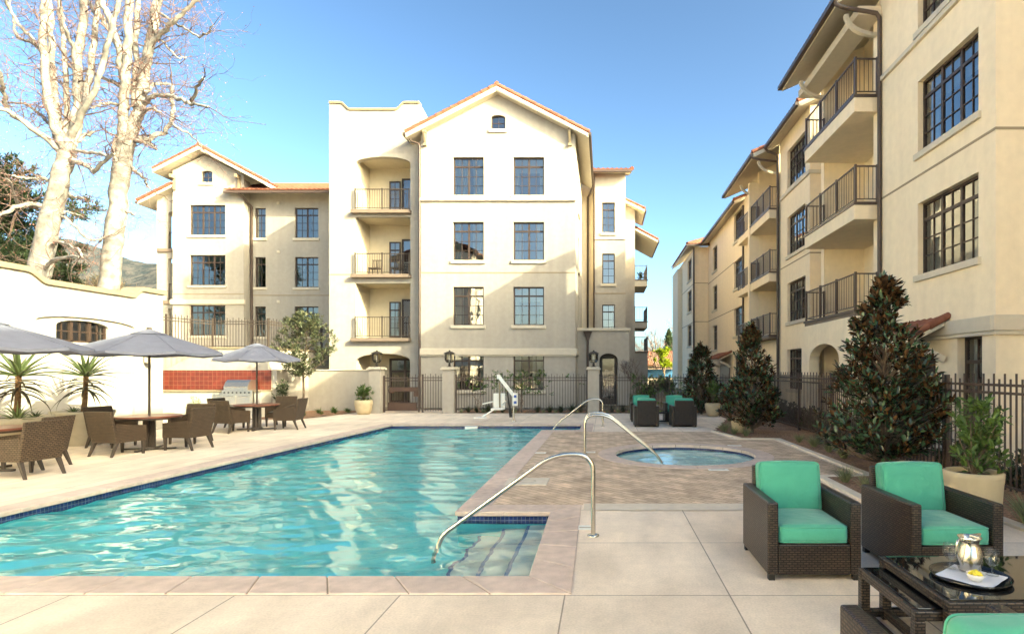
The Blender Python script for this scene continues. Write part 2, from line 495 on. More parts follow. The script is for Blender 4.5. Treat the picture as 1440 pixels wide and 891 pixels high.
M['leaf_aloe_dry'] = leafmat('leaf_aloe_dry', (.055, .045, .022), None, .5, .05, .3)
M['leaf_agave'] = leafmat('leaf_agave', (.16, .21, .08), None, .4, .15, .25)
M['leaf_brush'] = leafmat('leaf_brush', (.16, .13, .08), None, .8, .1, .4)
M['leaf_cypress'] = leafmat('leaf_cypress', (.045, .07, .025), None, .6, .1, .5)
M['redtwig'] = leafmat('redtwig', (.30, .13, .10), None, .7, .2, .3)

def fabric(name, col, wscale=420, bump=.35, var=.04, sheen=.3, trans=0.0):
    m, nt, out = mat_new(name)
    b = N(nt, "ShaderNodeBsdfPrincipled"); b.inputs['Roughness'].default_value = .85; b.inputs['Specular IOR Level'].default_value = .2
    b.inputs['Sheen Weight'].default_value = sheen
    tc = N(nt, "ShaderNodeTexCoord")
    n1 = N(nt, "ShaderNodeTexNoise"); n1.inputs['Scale'].default_value = 5; n1.inputs['Detail'].default_value = 4
    nt.links.new(tc.outputs['Object'], n1.inputs['Vector'])
    n2 = N(nt, "ShaderNodeTexNoise"); n2.inputs['Scale'].default_value = wscale; n2.inputs['Detail'].default_value = 2
    nt.links.new(tc.outputs['Object'], n2.inputs['Vector'])
    ad = N(nt, "ShaderNodeMath", operation='ADD'); nt.links.new(n1.outputs[0], ad.inputs[0]); nt.links.new(n2.outputs[0], ad.inputs[1])
    mr = N(nt, "ShaderNodeMapRange"); mr.inputs[1].default_value = .6; mr.inputs[2].default_value = 1.4; mr.inputs[3].default_value = 1-var*2.5; mr.inputs[4].default_value = 1+var*2.5
    nt.links.new(ad.outputs[0], mr.inputs[0])
    vm = N(nt, "ShaderNodeVectorMath", operation='SCALE'); vm.inputs[0].default_value = col; nt.links.new(mr.outputs[0], vm.inputs['Scale'])
    nt.links.new(vm.outputs[0], b.inputs['Base Color'])
    bp = N(nt, "ShaderNodeBump"); bp.inputs['Strength'].default_value = bump; bp.inputs['Distance'].default_value = .002
    nt.links.new(n2.outputs[0], bp.inputs['Height'])
    n3 = N(nt, "ShaderNodeTexNoise"); n3.inputs['Scale'].default_value = 7; n3.inputs['Detail'].default_value = 2; n3.inputs['Distortion'].default_value = .6
    nt.links.new(tc.outputs['Object'], n3.inputs['Vector'])
    bp2 = N(nt, "ShaderNodeBump"); bp2.inputs['Strength'].default_value = .5; bp2.inputs['Distance'].default_value = .03
    nt.links.new(n3.outputs[0], bp2.inputs['Height']); nt.links.new(bp.outputs[0], bp2.inputs['Normal'])
    nt.links.new(bp2.outputs[0], b.inputs['Normal'])
    if trans:
        t = N(nt, "ShaderNodeBsdfTranslucent"); nt.links.new(vm.outputs[0], t.inputs[0])
        ms = N(nt, "ShaderNodeMixShader"); ms.inputs[0].default_value = trans
        nt.links.new(b.outputs[0], ms.inputs[1]); nt.links.new(t.outputs[0], ms.inputs[2]); nt.links.new(ms.outputs[0], out.inputs[0])
    else: nt.links.new(b.outputs[0], out.inputs[0])
    return m
M['teal'] = fabric('teal', (.080, .335, .235))
M['umbrella'] = fabric('umbrella', (.185, .195, .25), bump=.1, trans=.15, sheen=0)
M['seatpad'] = fabric('seatpad', (.05, .042, .038))

def pane_mat(name, ior, tint):
    m, nt, out = mat_new(name)
    f = N(nt, "ShaderNodeFresnel"); f.inputs[0].default_value = ior
    tr = N(nt, "ShaderNodeBsdfTransparent"); tr.inputs[0].default_value = c4(tint)
    gl = N(nt, "ShaderNodeBsdfGlossy"); gl.inputs['Roughness'].default_value = .01; gl.inputs[0].default_value = (1, 1, 1, 1)
    ms = N(nt, "ShaderNodeMixShader"); nt.links.new(f.outputs[0], ms.inputs[0]); nt.links.new(tr.outputs[0], ms.inputs[1]); nt.links.new(gl.outputs[0], ms.inputs[2])
    tc = N(nt, "ShaderNodeTexCoord"); n = N(nt, "ShaderNodeTexNoise"); n.inputs['Scale'].default_value = 1.6
    nt.links.new(tc.outputs['Object'], n.inputs['Vector'])
    bp = N(nt, "ShaderNodeBump"); bp.inputs['Strength'].default_value = .06; bp.inputs['Distance'].default_value = .05
    nt.links.new(n.outputs[0], bp.inputs['Height']); nt.links.new(bp.outputs[0], gl.inputs['Normal'])
    nt.links.new(ms.outputs[0], out.inputs[0])
    return m
M['pane'] = pane_mat('pane', 2.6, (.62, .70, .72))
M['lantern_glass'] = pane_mat('lantern_glass', 1.5, (.9, .88, .8))

def glass_mat(name, col, rough=0.0, ior=1.45):
    m, nt, out = mat_new(name)
    b = N(nt, "ShaderNodeBsdfPrincipled"); b.inputs['Base Color'].default_value = c4(col); b.inputs['Roughness'].default_value = rough
    b.inputs['Transmission Weight'].default_value = 1.0; b.inputs['IOR'].default_value = ior
    nt.links.new(b.outputs[0], out.inputs[0]); return m
def clear_mat():
    m, nt, out = mat_new('clear_glass')
    lw = N(nt, "ShaderNodeLayerWeight"); lw.inputs[0].default_value = .35
    pw = N(nt, "ShaderNodeMath", operation='POWER'); pw.inputs[1].default_value = 2.5; nt.links.new(lw.outputs['Facing'], pw.inputs[0])
    ma = N(nt, "ShaderNodeMath", operation='MULTIPLY_ADD'); ma.inputs[1].default_value = .55; ma.inputs[2].default_value = .05; nt.links.new(pw.outputs[0], ma.inputs[0])
    tr = N(nt, "ShaderNodeBsdfTransparent"); tr.inputs[0].default_value = (.97, .98, .98, 1)
    gl = N(nt, "ShaderNodeBsdfGlossy"); gl.inputs['Roughness'].default_value = .02
    ms = N(nt, "ShaderNodeMixShader"); nt.links.new(ma.outputs[0], ms.inputs[0]); nt.links.new(tr.outputs[0], ms.inputs[1]); nt.links.new(gl.outputs[0], ms.inputs[2]); nt.links.new(ms.outputs[0], out.inputs[0])
    return m
M['goblet'] = clear_mat()
M['blackglass'] = principled('blackglass', (.010, .009, .008), .03, spec=.9)

def water_mat(name, tint, bscale=5.0, bstr=.12, ior=1.5):
    m, nt, out = mat_new(name)
    b = N(nt, "ShaderNodeBsdfPrincipled"); b.inputs['Base Color'].default_value = c4(tint); b.inputs['Roughness'].default_value = 0.0
    b.inputs['Transmission Weight'].default_value = 1.0; b.inputs['IOR'].default_value = ior
    tc = N(nt, "ShaderNodeTexCoord"); n = N(nt, "ShaderNodeTexNoise"); n.inputs['Scale'].default_value = bscale; n.inputs['Detail'].default_value = 3; n.inputs['Distortion'].default_value = .5
    nt.links.new(tc.outputs['Object'], n.inputs['Vector'])
    bp = N(nt, "ShaderNodeBump"); bp.inputs['Strength'].default_value = bstr; bp.inputs['Distance'].default_value = .02
    nt.links.new(n.outputs[0], bp.inputs['Height']); nt.links.new(bp.outputs[0], b.inputs['Normal'])
    nt.links.new(b.outputs[0], out.inputs[0]); return m
M['water'] = water_mat('water', (.82, .97, 1.0))
M['water_spa'] = water_mat('water_spa', (1.0, 1.0, 1.0), 9.0, .15, 1.30)

def hill_mat():
    m, nt, out = mat_new('hill_hazed')
    b = N(nt, "ShaderNodeBsdfPrincipled"); b.inputs['Roughness'].default_value = 1; b.inputs['Specular IOR Level'].default_value = 0
    tc = N(nt, "ShaderNodeTexCoord")
    n = N(nt, "ShaderNodeTexNoise"); n.inputs['Scale'].default_value = .035; n.inputs['Detail'].default_value = 10; n.inputs['Roughness'].default_value = .72
    nt.links.new(tc.outputs['Object'], n.inputs['Vector'])
    cr = N(nt, "ShaderNodeValToRGB")
    cr.color_ramp.elements[0].position = .44; cr.color_ramp.elements[0].color = (.040, .050, .056, 1)  # bluish distance haze is mixed into the scrub colours
    cr.color_ramp.elements[1].position = .60; cr.color_ramp.elements[1].color = (.095, .090, .088, 1)
    nt.links.new(n.outputs[0], cr.inputs[0]); nt.links.new(cr.outputs[0], b.inputs['Base Color'])
    bp = N(nt, "ShaderNodeBump"); bp.inputs['Strength'].default_value = .7; bp.inputs['Distance'].default_value = 12
    nt.links.new(n.outputs[0], bp.inputs['Height']); nt.links.new(bp.outputs[0], b.inputs['Normal'])
    nt.links.new(b.outputs[0], out.inputs[0]); return m
M['hill_hazed'] = hill_mat()
M['ground'] = principled('ground', (.20, .16, .11), .95, var=.3, vscale=.6, bump=.3, bscale=8, var2=.2, v2scale=.05)

# ================================================================ SETTING: ground, deck, pool
def offset_poly(P, d):
    """outward offset of a counter-clockwise polygon"""
    out = []
    n = len(P)
    for i in range(n):
        a, b, c = Vector(P[i-1]), Vector(P[i]), Vector(P[(i+1) % n])
        e1, e2 = (b-a).normalized(), (c-b).normalized()
        n1, n2 = Vector((e1.y, -e1.x)), Vector((e2.y, -e2.x))
        k = (n1+n2); k = k / max(k.dot(n1), .2)
        out.append((b.x + k.x*d, b.y + k.y*d))
    return out

POOL = [(-7.3,4.67),(-.60,4.67),(-.63,6.85),(-1.77,6.85),(-1.77,16.25),(-.69,16.25),(-.69,17.95),(-6.72,17.95)]
POUT = offset_poly(POOL, .345)
SPA_C, SPA_R, SPA_W = (1.62, 11.55), 1.42, .33
WATER_Z = -.125
def circle(c, r, n=64): return [(c[0]+r*math.cos(2*math.pi*k/n), c[1]+r*math.sin(2*math.pi*k/n)) for k in range(n)]

g = MB()
g.poly([(-4000,-3000),(4000,-3000),(4000,5000),(-4000,5000)], [[(-9,2),(4.2,2),(4.2,20),(-9,20)]], lambda a, b: (a, b, -.05))
g.build('ground', M['ground'], kind='structure')

d = MB()
d.poly([(-30,-9),(8.2,-9),(8.2,24.6),(-30,24.6)], [offset_poly(POOL, .30), circle(SPA_C, SPA_R+.2)], lambda a, b: (a, b, 0))
d.build('pool_deck', M['concrete'], kind='structure')

# pavers round the spa
pv = MB()
x0 = -1.77+.345
PAVE = [(-.27,7.27),(3.30,7.27),(3.30,9.05),(4.15,9.25),(4.15,13.95),(3.20,14.02),(2.92,15.85),(-.34,15.85),(x0,15.85),(x0,7.2),(-.27,7.2)]
pv.poly(PAVE, [circle(SPA_C, SPA_R+.2)], lambda a, b: (a, b, .004))
pv.build('paver_terrace', M['paver'], kind='structure')

# coping stones
def coping_run(mb, p, q, pin, qin, length=.60, gap=.007, z0=-.045, z1=.012):
    p, q, pin, qin = map(Vector, (p, q, pin, qin))
    n = max(1, round((q-p).length/length))
    for i in range(n):
        a, b = i/n, (i+1)/n
        g2 = gap/2/max((q-p).length, .1)
        a += g2; b -= g2
        o0, o1, i0, i1 = p.lerp(q, a), p.lerp(q, b), pin.lerp(qin, a), pin.lerp(qin, b)
        mb.hexa([(i0.x,i0.y,z0),(o0.x,o0.y,z0),(o1.x,o1.y,z0),(i1.x,i1.y,z0),(i0.x,i0.y,z1),(o0.x,o0.y,z1),(o1.x,o1.y,z1),(i1.x,i1.y,z1)])
cp = MB()
PIN = offset_poly(POOL, -.025)
for i in range(len(POOL)):
    j = (i+1) % len(POOL)
    coping_run(cp, POUT[i], POUT[j], PIN[i], PIN[j])
cp.build('pool_coping', M['coping'], kind='structure', bevel=.010)
gr = MB()
gr.poly(offset_poly(POOL, .343), [POOL], lambda a, b: (a, b, .005))
gr.build('coping_grout', M['groove'], kind='structure')
sc_ = MB()
for k in range(16):
    t0, t1 = 2*math.pi*(k+.008)/16, 2*math.pi*(k+1-.008)/16
    m_ = 5
    for q in range(m_):
        a, b = t0+(t1-t0)*q/m_, t0+(t1-t0)*(q+1)/m_
        P_ = lambda r, t, z: (SPA_C[0]+r*math.cos(t), SPA_C[1]+r*math.sin(t), z)
        ri, ro = SPA_R-.02, SPA_R+SPA_W
        sc_.quad(P_(ri,a,.014), P_(ro,a,.014), P_(ro,b,.014), P_(ri,b,.014))
        sc_.quad(P_(ri,a,-.045), P_(ri,a,.014), P_(ri,b,.014), P_(ri,b,-.045))
        sc_.quad(P_(ro,a,.0), P_(ro,b,.0), P_(ro,b,.014), P_(ro,a,.014))
sc_.build('spa_coping', M['coping'], kind='structure')

# basins
tb = MB(); wl = MB()
n = len(POOL)
for i in range(n):
    a, b = POOL[i], POOL[(i+1) % n]
    tb.quad((*b,-.045), (*a,-.045), (*a,-.20), (*b,-.20))
    wl.quad((*b,-.20), (*a,-.20), (*a,-1.25), (*b,-1.25))
tb.build('waterline_tile', M['bluetile'], kind='structure')
wl.poly(POOL, [], lambda a, b: (a, b, -1.25))
wl.build('pool_basin', M['plaster_pool'], kind='structure')
st = MB(); sp = MB()
for k, (xa, zz) in enumerate(((-.92,-.28),(-1.22,-.52),(-1.52,-.78))):
    st.box(xa, -.602, 4.672, 6.848, -1.24+.004*k, zz)
    sp.box(xa-.004, xa+.035, 4.674, 6.846, zz-.05, zz+.004)
for k, (xa, zz) in enumerate(((-.95,-.28),(-1.22,-.50),(-1.50,-.72))):
    st.box(xa, -.692, 16.252, 17.948, -1.24+.004*k, zz)
    sp.box(xa-.004, xa+.05, 16.254, 17.946, zz-.05, zz+.004)
st.build('pool_steps', M['plaster_step'], kind='structure')
sp.build('step_nosing_tile', M['stripe'], kind='structure')
sb = MB()
sb.lathe([(SPA_R,-.12),(SPA_R,-.38),(SPA_R-.42,-.39),(SPA_R-.45,-.55),(0.001,-.55)], (SPA_C[0],SPA_C[1],0), 64, smooth=False)
sb.build('spa_basin', M['plaster_spa'], kind='structure')
s2 = MB(); s2.lathe([(SPA_R,-.02),(SPA_R,-.20)], (SPA_C[0],SPA_C[1],0), 64, smooth=False); s2.build('spa_waterline_tile', M['bluetile'], kind='structure')

# water with real waves
def water_surface(name, outline, z, mat, amp, cell, kind='structure', seed=0, drop=None, comps=None):
    xs = [p[0] for p in outline]; ys = [p[1] for p in outline]
    ax, bx, ay, by = min(xs), max(xs), min(ys), max(ys)
    # row spacing grows with distance from the camera
    Y = [ay]
    while Y[-1] < by: Y.append(Y[-1] + cell*max(.55, Y[-1]/10))
    Y = np.array(Y); nx = int((bx-ax)/cell)+2
    X = np.linspace(ax-.02, bx+.02, nx)
    GX, GY = np.meshgrid(X, Y)
    rng = np.random.RandomState(seed)
    Z = np.zeros_like(GX)
    for (wl_, a, spread, cnt) in comps:
        for _ in range(cnt):
            th = R(68) + rng.normal()*spread
            L = wl_*rng.uniform(.7, 1.4); k = 2*math.pi/L
            ph = rng.uniform(0, 6.28)
            wx = .25*np.sin(GX*1.3+rng.uniform(0,6))+.25*np.sin(GY*1.1+rng.uniform(0,6))
            gate = .55+.45*np.sin(GX*rng.uniform(.4,1.2)+GY*rng.uniform(.4,1.2)+rng.uniform(0,6))
            Z += a/math.sqrt(cnt)*gate*np.sin(k*(GX*math.cos(th)+GY*math.sin(th)+wx*wl_*1.2)+ph)
    Z = Z*amp + z
    v = np.stack([GX.ravel(), GY.ravel(), Z.ravel()], 1)
    ny = len(Y)
    def inside(x, y):
        c = False; n = len(outline)
        for i in range(n):
            x1, y1 = outline[i]; x2, y2 = outline[(i+1) % n]
            if (y1 > y) != (y2 > y) and x < (x2-x1)*(y-y1)/(y2-y1)+x1: c = not c
        return c
    big = offset_poly(outline, .05)
    ol = outline; 
    F = []
    outline_ = outline
    def ins(x, y):
        c = False; n = len(big)
        for i in range(n):
            x1, y1 = big[i]; x2, y2 = big[(i+1) % n]
            if (y1 > y) != (y2 > y) and x < (x2-x1)*(y-y1)/(y2-y1)+x1: c = not c
        return c
    for i in range(ny-1):
        for j in range(nx-1):
            if ins((X[j]+X[j+1])/2, (Y[i]+Y[i+1])/2):
                F.append((i*nx+j, i*nx+j+1, (i+1)*nx+j+1, (i+1)*nx+j))
    return mesh_obj(name, v, F, mat, None, [True]*len(F), kind=kind)
water_surface('pool_water', POOL, WATER_Z, M['water'], 1.0, .045, seed=3, comps=[(1.7,.014,.55,5),(.8,.0155,.55,6),(.38,.0075,.65,7),(.19,.0022,.9,6)])
water_surface('spa_water', circle(SPA_C, SPA_R, 40), -.09, M['water_spa'], 1.0, .035, seed=5, comps=[(.5,.004,1.5,6),(.25,.0022,1.6,7),(.15,.0008,1.6,6)])

# planting beds (mulch) with concrete edging
def bed(name, outline, amp=.035, cell=.16):
    xs = [p[0] for p in outline]; ys = [p[1] for p in outline]
    mb = MB()
    xa, ya = min(xs), min(ys); nx = int((max(xs)-xa)/cell)+2; ny = int((max(ys)-ya)/cell)+2
    pts = {}
    def inside(x, y):
        c = False; n = len(outline)
        for i in range(n):
            x1, y1 = outline[i]; x2, y2 = outline[(i+1) % n]
            if (y1 > y) != (y2 > y) and x < (x2-x1)*(y-y1)/(y2-y1)+x1: c = not c
        return c
    vs, fs = [], []
    idx = -np.ones((nx, ny), int)
    def vid(i, j):
        if idx[i, j] < 0:
            x, y = xa+i*cell, ya+j*cell
            idx[i, j] = len(vs)
            vs.append((x, y, .012+amp*(mnoise.noise((x*2.1, y*2.1, 0))*.5+mnoise.noise((x*7, y*7, 3))*.5+.35)))
        return idx[i, j]
    for i in range(nx-1):
        for j in range(ny-1):
            if inside(xa+(i+.5)*cell, ya+(j+.5)*cell): fs.append((vid(i,j), vid(i+1,j), vid(i+1,j+1), vid(i,j+1)))
    mb.add(vs, fs, True)
    mb.poly(outline, [], lambda a, b: (a, b, .008))
    return mb.build(name, M['mulch'], kind='structure')
BED_R = [(4.5,1.0),(6.9,1.0),(6.9,24.0),(4.35,24.0),(4.3,20.0),(3.70,17.9),(3.08,15.9),(3.38,14.15),(4.29,14.05),(4.29,9.15),(3.44,9.05),(3.40,7.15),(4.5,7.05)]
bed('planting_bed', BED_R)
bed('planting_bed', [(-5.95,22.75),(4.3,22.75),(4.3,24.4),(-5.95,24.4)])
bed('planting_bed', [(-12.4,19.8),(-10.75,19.7),(-10.3,21.5),(-10.05,23.2),(-9.5,23.5),(-9.5,23.95),(-12.4,23.95)])
ce = MB()
cl = [(3.08,15.9),(3.38,14.15),(4.29,14.05),(4.29,9.15),(3.44,9.05),(3.40,7.15),(4.5,7.05),(4.5,1.0)]
for i in range(len(cl)-1):
    a, b = Vector((*cl[i],0)), Vector((*cl[i+1],0))
    dd = (b-a).normalized(); nn = Vector((-dd.y, dd.x, 0))
    if nn.x > 0 and abs(nn.x) > .3: nn = -nn
    if abs(nn.x) <= .3: nn = Vector((0, -1, 0)) if i in (1,) else nn
    w = .07
    ce.bar(a+Vector((0,0,.0))-dd*.05, b+dd*.05, .14, .06+.002*i)
ce.build('bed_edging_kerb', M['concrete_curb'], kind='structure', bevel=.006)
# plain concrete band on the near side of the pavers and skimmer lid
bd = MB(); bd.poly([(-.255,6.91),(3.33,6.91),(3.33,7.262),(-.255,7.262)], [], lambda a, b: (a, b, .008)); bd.build('paver_border_strip', M['concrete_curb'], kind='structure')

# far hills
def hills():
    nx, ny = 240, 60
    v = []
    for j in range(ny):
        t = j/(ny-1)
        for i in range(nx):
            x = -3200 + 3600*i/(nx-1)
            y = 900 + 900*t
            u = UC + x*FPX/1350
            base = np.interp(x, [-3200,-2400,-1900,-1480,-1285,-1200,-1105,-1020,-900,-700,-300,0,400], [330,360,330,318,308,280,258,252,250,190,50,6,0])
            prof = math.sin(math.pi*min(1, t*1.0)*.5)**1.0 if t < .5 else 1
            r = (mnoise.fractal((x*.004, y*.004, 1.3), 1.0, 2.0, 5))
            ridge = 1-abs(mnoise.noise((x*.0032, y*.0016, 7.7)))
            h = base*(min(t/.5, 1)**.8) * (.90+.16*ridge) + r*22*min(1, t*3)*min(1, base/60)
            if t > .55: h -= (t-.55)*260
            v.append((x, y, h-4))
    F = [(j*nx+i, j*nx+i+1, (j+1)*nx+i+1, (j+1)*nx+i) for j in range(ny-1) for i in range(nx-1)]
    mesh_obj('hills', v, F, M['hill_hazed'], None, [True]*len(F), kind='structure')
hills()

# ================================================================ BUILDINGS
class Wall:
    """one flat wall with real openings. face: '-y', '-x' or '+x'; c: the plane's coordinate"""
    def __init__(s, bld, face, c, mat, name='wall'):
        s.b, s.face, s.c, s.mat, s.name = bld, face, c, mat, name
        s.holes, s.wins, s.L = [], [], Vector(bld.location)
    def fn(s, d):
        c = s.c
        if s.face == '-y': return lambda a, b: (a, c+d, b)
        if s.face == '-x': return lambda a, b: (c+d, a, b)
        return lambda a, b: (c-d, a, b)
    def hole(s, a0, a1, b0, b1, rise=0.0, depth=.12):
        L = [(a0,b0),(a1,b0)]
        if rise:
            m = 12; w = (a1-a0)/2; cx = (a0+a1)/2
            L += [(cx+w*math.cos(math.pi*k/m), b1-rise+rise*math.sin(math.pi*k/m)) for k in range(m+1)]
        else: L += [(a1,b1),(a0,b1)]
        s.holes.append((L, depth)); return s
    def window(s, a0, a1, b0, b1, ncase, rise=0.0, recess=.11, sill=True, transom=True, seed=0, curt=True, rows=3):
        s.hole(a0, a1, b0, b1, rise, recess+.05)
        s.wins.append((a0, a1, b0, b1, ncase, recess, sill, transom, curt, rows))
        return s
    def build(s, outer):
        mb = MB(); flip = s.face == '-x'
        mb.poly(outer, [h for h, _ in s.holes], s.fn(0), flip)
        for L, dep in s.holes:
            f0, f1 = s.fn(0), s.fn(dep)
            for i in range(len(L)):
                a, b = L[i], L[(i+1) % len(L)]
                mb.quad(f0(*b), f0(*a), f1(*a), f1(*b))
        o = mb.build(s.name, s.mat, s.b, s.L)
        for (a0, a1, b0, b1, nc, rec, sill, tr, curt, rows) in s.wins:
            w = get_window(a1-a0, b1-b0, nc, sill, tr, curt, rows, s.b, rec)
            if s.face == '-y': w.location = Vector((a0, s.c+rec, b0))-s.L; w.rotation_euler = (0,0,0)
            elif s.face == '-x': w.location = Vector((s.c+rec, a1, b0))-s.L; w.rotation_euler = (0,0,R(-90))
            else: w.location = Vector((s.c-rec, a0, b0))-s.L; w.rotation_euler = (0,0,R(90))
        return o

_WIN = {}
_CNT = [0]
def get_window(w, h, nc, sill, tr, curt, rows, parent, rec):
    _CNT[0] += 1
    var = (_CNT[0]*7//3) % 4
    key = (round(w, 2), round(h, 2), nc, sill, tr, curt, rows, round(rec, 2), var)
    if key in _WIN: return copy_tree(_WIN[key], parent)
    f = MB(); fw = .055
    f.box(0, fw, 0, .07, 0, h); f.box(w-fw, w, 0, .07, 0, h); f.box(fw, w-fw, 0, .07, 0, fw); f.box(fw, w-fw, 0, .07, h-fw, h)
    zt = h*.765 if tr else h-fw
    if tr: f.box(fw, w-fw, .005, .065, zt-.035, zt+.035)
    cw = (w-2*fw)/nc
    for k in range(1, nc): f.box(fw+k*cw-.038, fw+k*cw+.038, .004, .066, fw, h-fw)
    ncol = 2 if cw > .45 else (2 if nc == 1 and w > .5 else 1)
    for k in range(nc):
        for c in range(1, ncol):
            x = fw+k*cw+cw*c/ncol
            f.box(x-.011, x+.011, .014, .05, fw, h-fw)
        for r_ in range(1, rows):
            z = fw+(zt-.035-fw)*r_/rows
            f.box(fw+k*cw+.038*(k>0), fw+(k+1)*cw-.038*(k<nc-1), .012, .048, z-.011, z+.011)
    o = f.build('window', M['bronze'], parent)
    p = MB(); p.quad((fw,.035,fw), (w-fw,.035,fw), (w-fw,.035,h-fw), (fw,.035,h-fw)); p.build('pane', M['pane'], o)
    if sill:
        s_ = MB(); s_.box(-.09, w+.09, -rec-.075, -rec+.02, -.15, -.003); s_.box(.002, w-.002, -rec+.0205, 0.06, -.04, -.004); s_.build('sill', M['trim'], o, bevel=.008)
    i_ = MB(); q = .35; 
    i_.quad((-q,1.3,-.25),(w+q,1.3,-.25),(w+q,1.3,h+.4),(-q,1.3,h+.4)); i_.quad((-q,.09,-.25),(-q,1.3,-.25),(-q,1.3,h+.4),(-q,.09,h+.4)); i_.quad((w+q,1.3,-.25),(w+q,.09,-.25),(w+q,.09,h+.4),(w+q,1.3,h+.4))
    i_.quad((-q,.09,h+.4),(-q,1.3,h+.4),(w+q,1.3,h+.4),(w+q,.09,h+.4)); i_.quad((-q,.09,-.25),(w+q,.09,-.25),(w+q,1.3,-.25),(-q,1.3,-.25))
    i_.build('dark_backing', M['room_dark'], o)  # open dark box behind the pane, interior shade painted in
    if curt:
        cm = MB()
        def drape(xa, xb):
            m = max(6, int((xb-xa)/.035)); vs = []
            for k in range(m+1):
                x = xa+(xb-xa)*k/m; y = .16+.028*math.sin(k*1.9)+.012*math.sin(k*.8)
                vs += [(x, y, .0), (x, y, h)]
            cm.add(vs, [(2*k, 2*k+2, 2*k+3, 2*k+1) for k in range(m)], True)
        if nc == 1: drape(fw, w*(.38, .75, .30, .95)[var])
        elif var == 0: drape(.02, w*.30); drape(w*.72, w-.02)
        elif var == 1: drape(.02, w*.48); drape(w*.62, w-.02)
        elif var == 2:
            drape(.02, w*.18); drape(w*.84, w-.02)
            cm.quad((.02,.13,h*.62),(w-.02,.13,h*.62),(w-.02,.13,h),(.02,.13,h))
        else: drape(.02, w*.22); drape(w*.60, w-.02)
        cm.build('curtain', M['curtain'], o)
    _WIN[key] = o
    return o

def tile_slope(mb, e0, e1, r1, r0, per=.26, course=.40, amp=.045):
    e0, e1, r1, r0 = map(Vector, (e0, e1, r1, r0))
    L = max((e1-e0).length, (r1-r0).length); S = (r0-e0).length
    nrm = (e1-e0).cross(r0-e0).normalized()
    if nrm.z < 0: nrm = -nrm
    nu = max(6, int(L/per*6)); nv = max(1, int(S/course))
    rows = []
    for k in range(nv):
        rows += [(k/nv, .03), ((k+.97)/nv, 0.0)]
    vs = []
    for (t, lift) in rows:
        A, B = e0.lerp(r0, t), e1.lerp(r1, t)
        for i in range(nu+1):
            s_ = i/nu
            h = amp*abs(math.sin(math.pi*s_*L/per))*1.3
            vs.append(A.lerp(B, s_)+nrm*(h+lift))
    w = nu+1
    fs = [(j*w+i, j*w+i+1, (j+1)*w+i+1, (j+1)*w+i) for j in range(len(rows)-1) for i in range(nu)]
    mb.add(vs, fs, True)
    # barrel ends along the eave
    vs = []; 
    for i in range(nu+1):
        p = e0.lerp(e1, i/nu); h = amp*abs(math.sin(math.pi*i/nu*L/per))*1.3+.03
        vs += [p-nrm*.01, p+nrm*h]
    mb.add(vs, [(2*i, 2*i+2, 2*i+3, 2*i+1) for i in range(nu)])

def rake_tiles(mb, p, q, r=.10, seg=.38):
    p, q = Vector(p), Vector(q)
    n = max(1, int((q-p).length/seg)); d = (q-p)/n; dn = d.normalized()
    for k in range(n):
        a = p+d*k; b = a+d*1.06
        mb.tube([a+Vector((0,0,.0)), a+d*.02, b], [r*1.14, r*1.14, r*.92], 10)

def gutter_tube(mb, pts, r=.05): mb.tube(pts, r, 8)

def railing_mb(pts, h=1.0, z=0.0, sp=.105, post=.045, pick=.013, posts=True):
    m = MB()
    for i in range(len(pts)-1):
        a, b = Vector((*pts[i], z)), Vector((*pts[i+1], z)); L = (b-a).length; d = (b-a)/L
        m.bar(a+Vector((0,0,h)), b+Vector((0,0,h)), .045, .035); m.bar(a+Vector((0,0,.09)), b+Vector((0,0,.09)), .03, .025)
        n = max(1, int(L/sp))
        for k in range(1, n):
            p = a+d*(L*k/n); m.bar(p+Vector((0,0,.09)), p+Vector((0,0,h-.01)), pick, pick)
    if posts:
        for p in pts: m.bar((*p, z), (*p, z+h+.05), post, post)
    return m

# ---------------------------------------------------------------- central building (gabled block, tower with balconies, wing)
CB = thing('apartment_building', 'cream gabled apartment block with a balcony tower facing the end of the pool', 'apartment building', (-5,26,0))
CL = Vector(CB.location)
SZ = (.82, 3.78, 6.74, 9.70); WH = 1.75
W = Wall(CB, '-y', 26.0, M['stucco'])
for x0_, x1_ in ((-6.92,-5.52),(-4.16,-2.76)):
    for z in SZ: W.window(x0_, x1_, z, z+WH, 2)
W.window(-5.19, -4.53, 12.72, 13.38, 1, rise=.14, rows=2, transom=False, curt=False)
W.build([(-8.385,0),(-1.33,0),(-1.33,12.52),(-4.857,14.32),(-8.385,12.52)])
def part_box(name, mat, parent, L, *a, bevel=.01):
    m = MB(); m.box(*a); return m.build(name, mat, parent, L, bevel=bevel)
part_box('string_course', M['trim'], CB, CL, -8.40, -1.31, 25.90, 26.02, 9.44, 9.56)
part_box('string_course', M['groove'], CB, CL, -8.385, -1.33, 25.985, 26.01, 6.15, 6.20, bevel=0)
m = MB(); m.box(-8.46, -1.25, 25.90, 26.02, 2.42, 2.72); m.box(-1.345, -1.25, 26.021, 28.0, 2.42, 2.72); m.box(-8.43,-1.28,25.93,26.02,2.36,2.419)
m.build('water_table_band', M['trim'], CB, CL, bevel=.015)
W = Wall(CB, '+x', -1.33, M['stucco'], 'side_wall')
for z in SZ[1:]: W.window(28.6, 29.6, z, z+WH, 1)
W.build([(26.0,0),(33.6,0),(33.6,12.52),(26.0,12.52)])
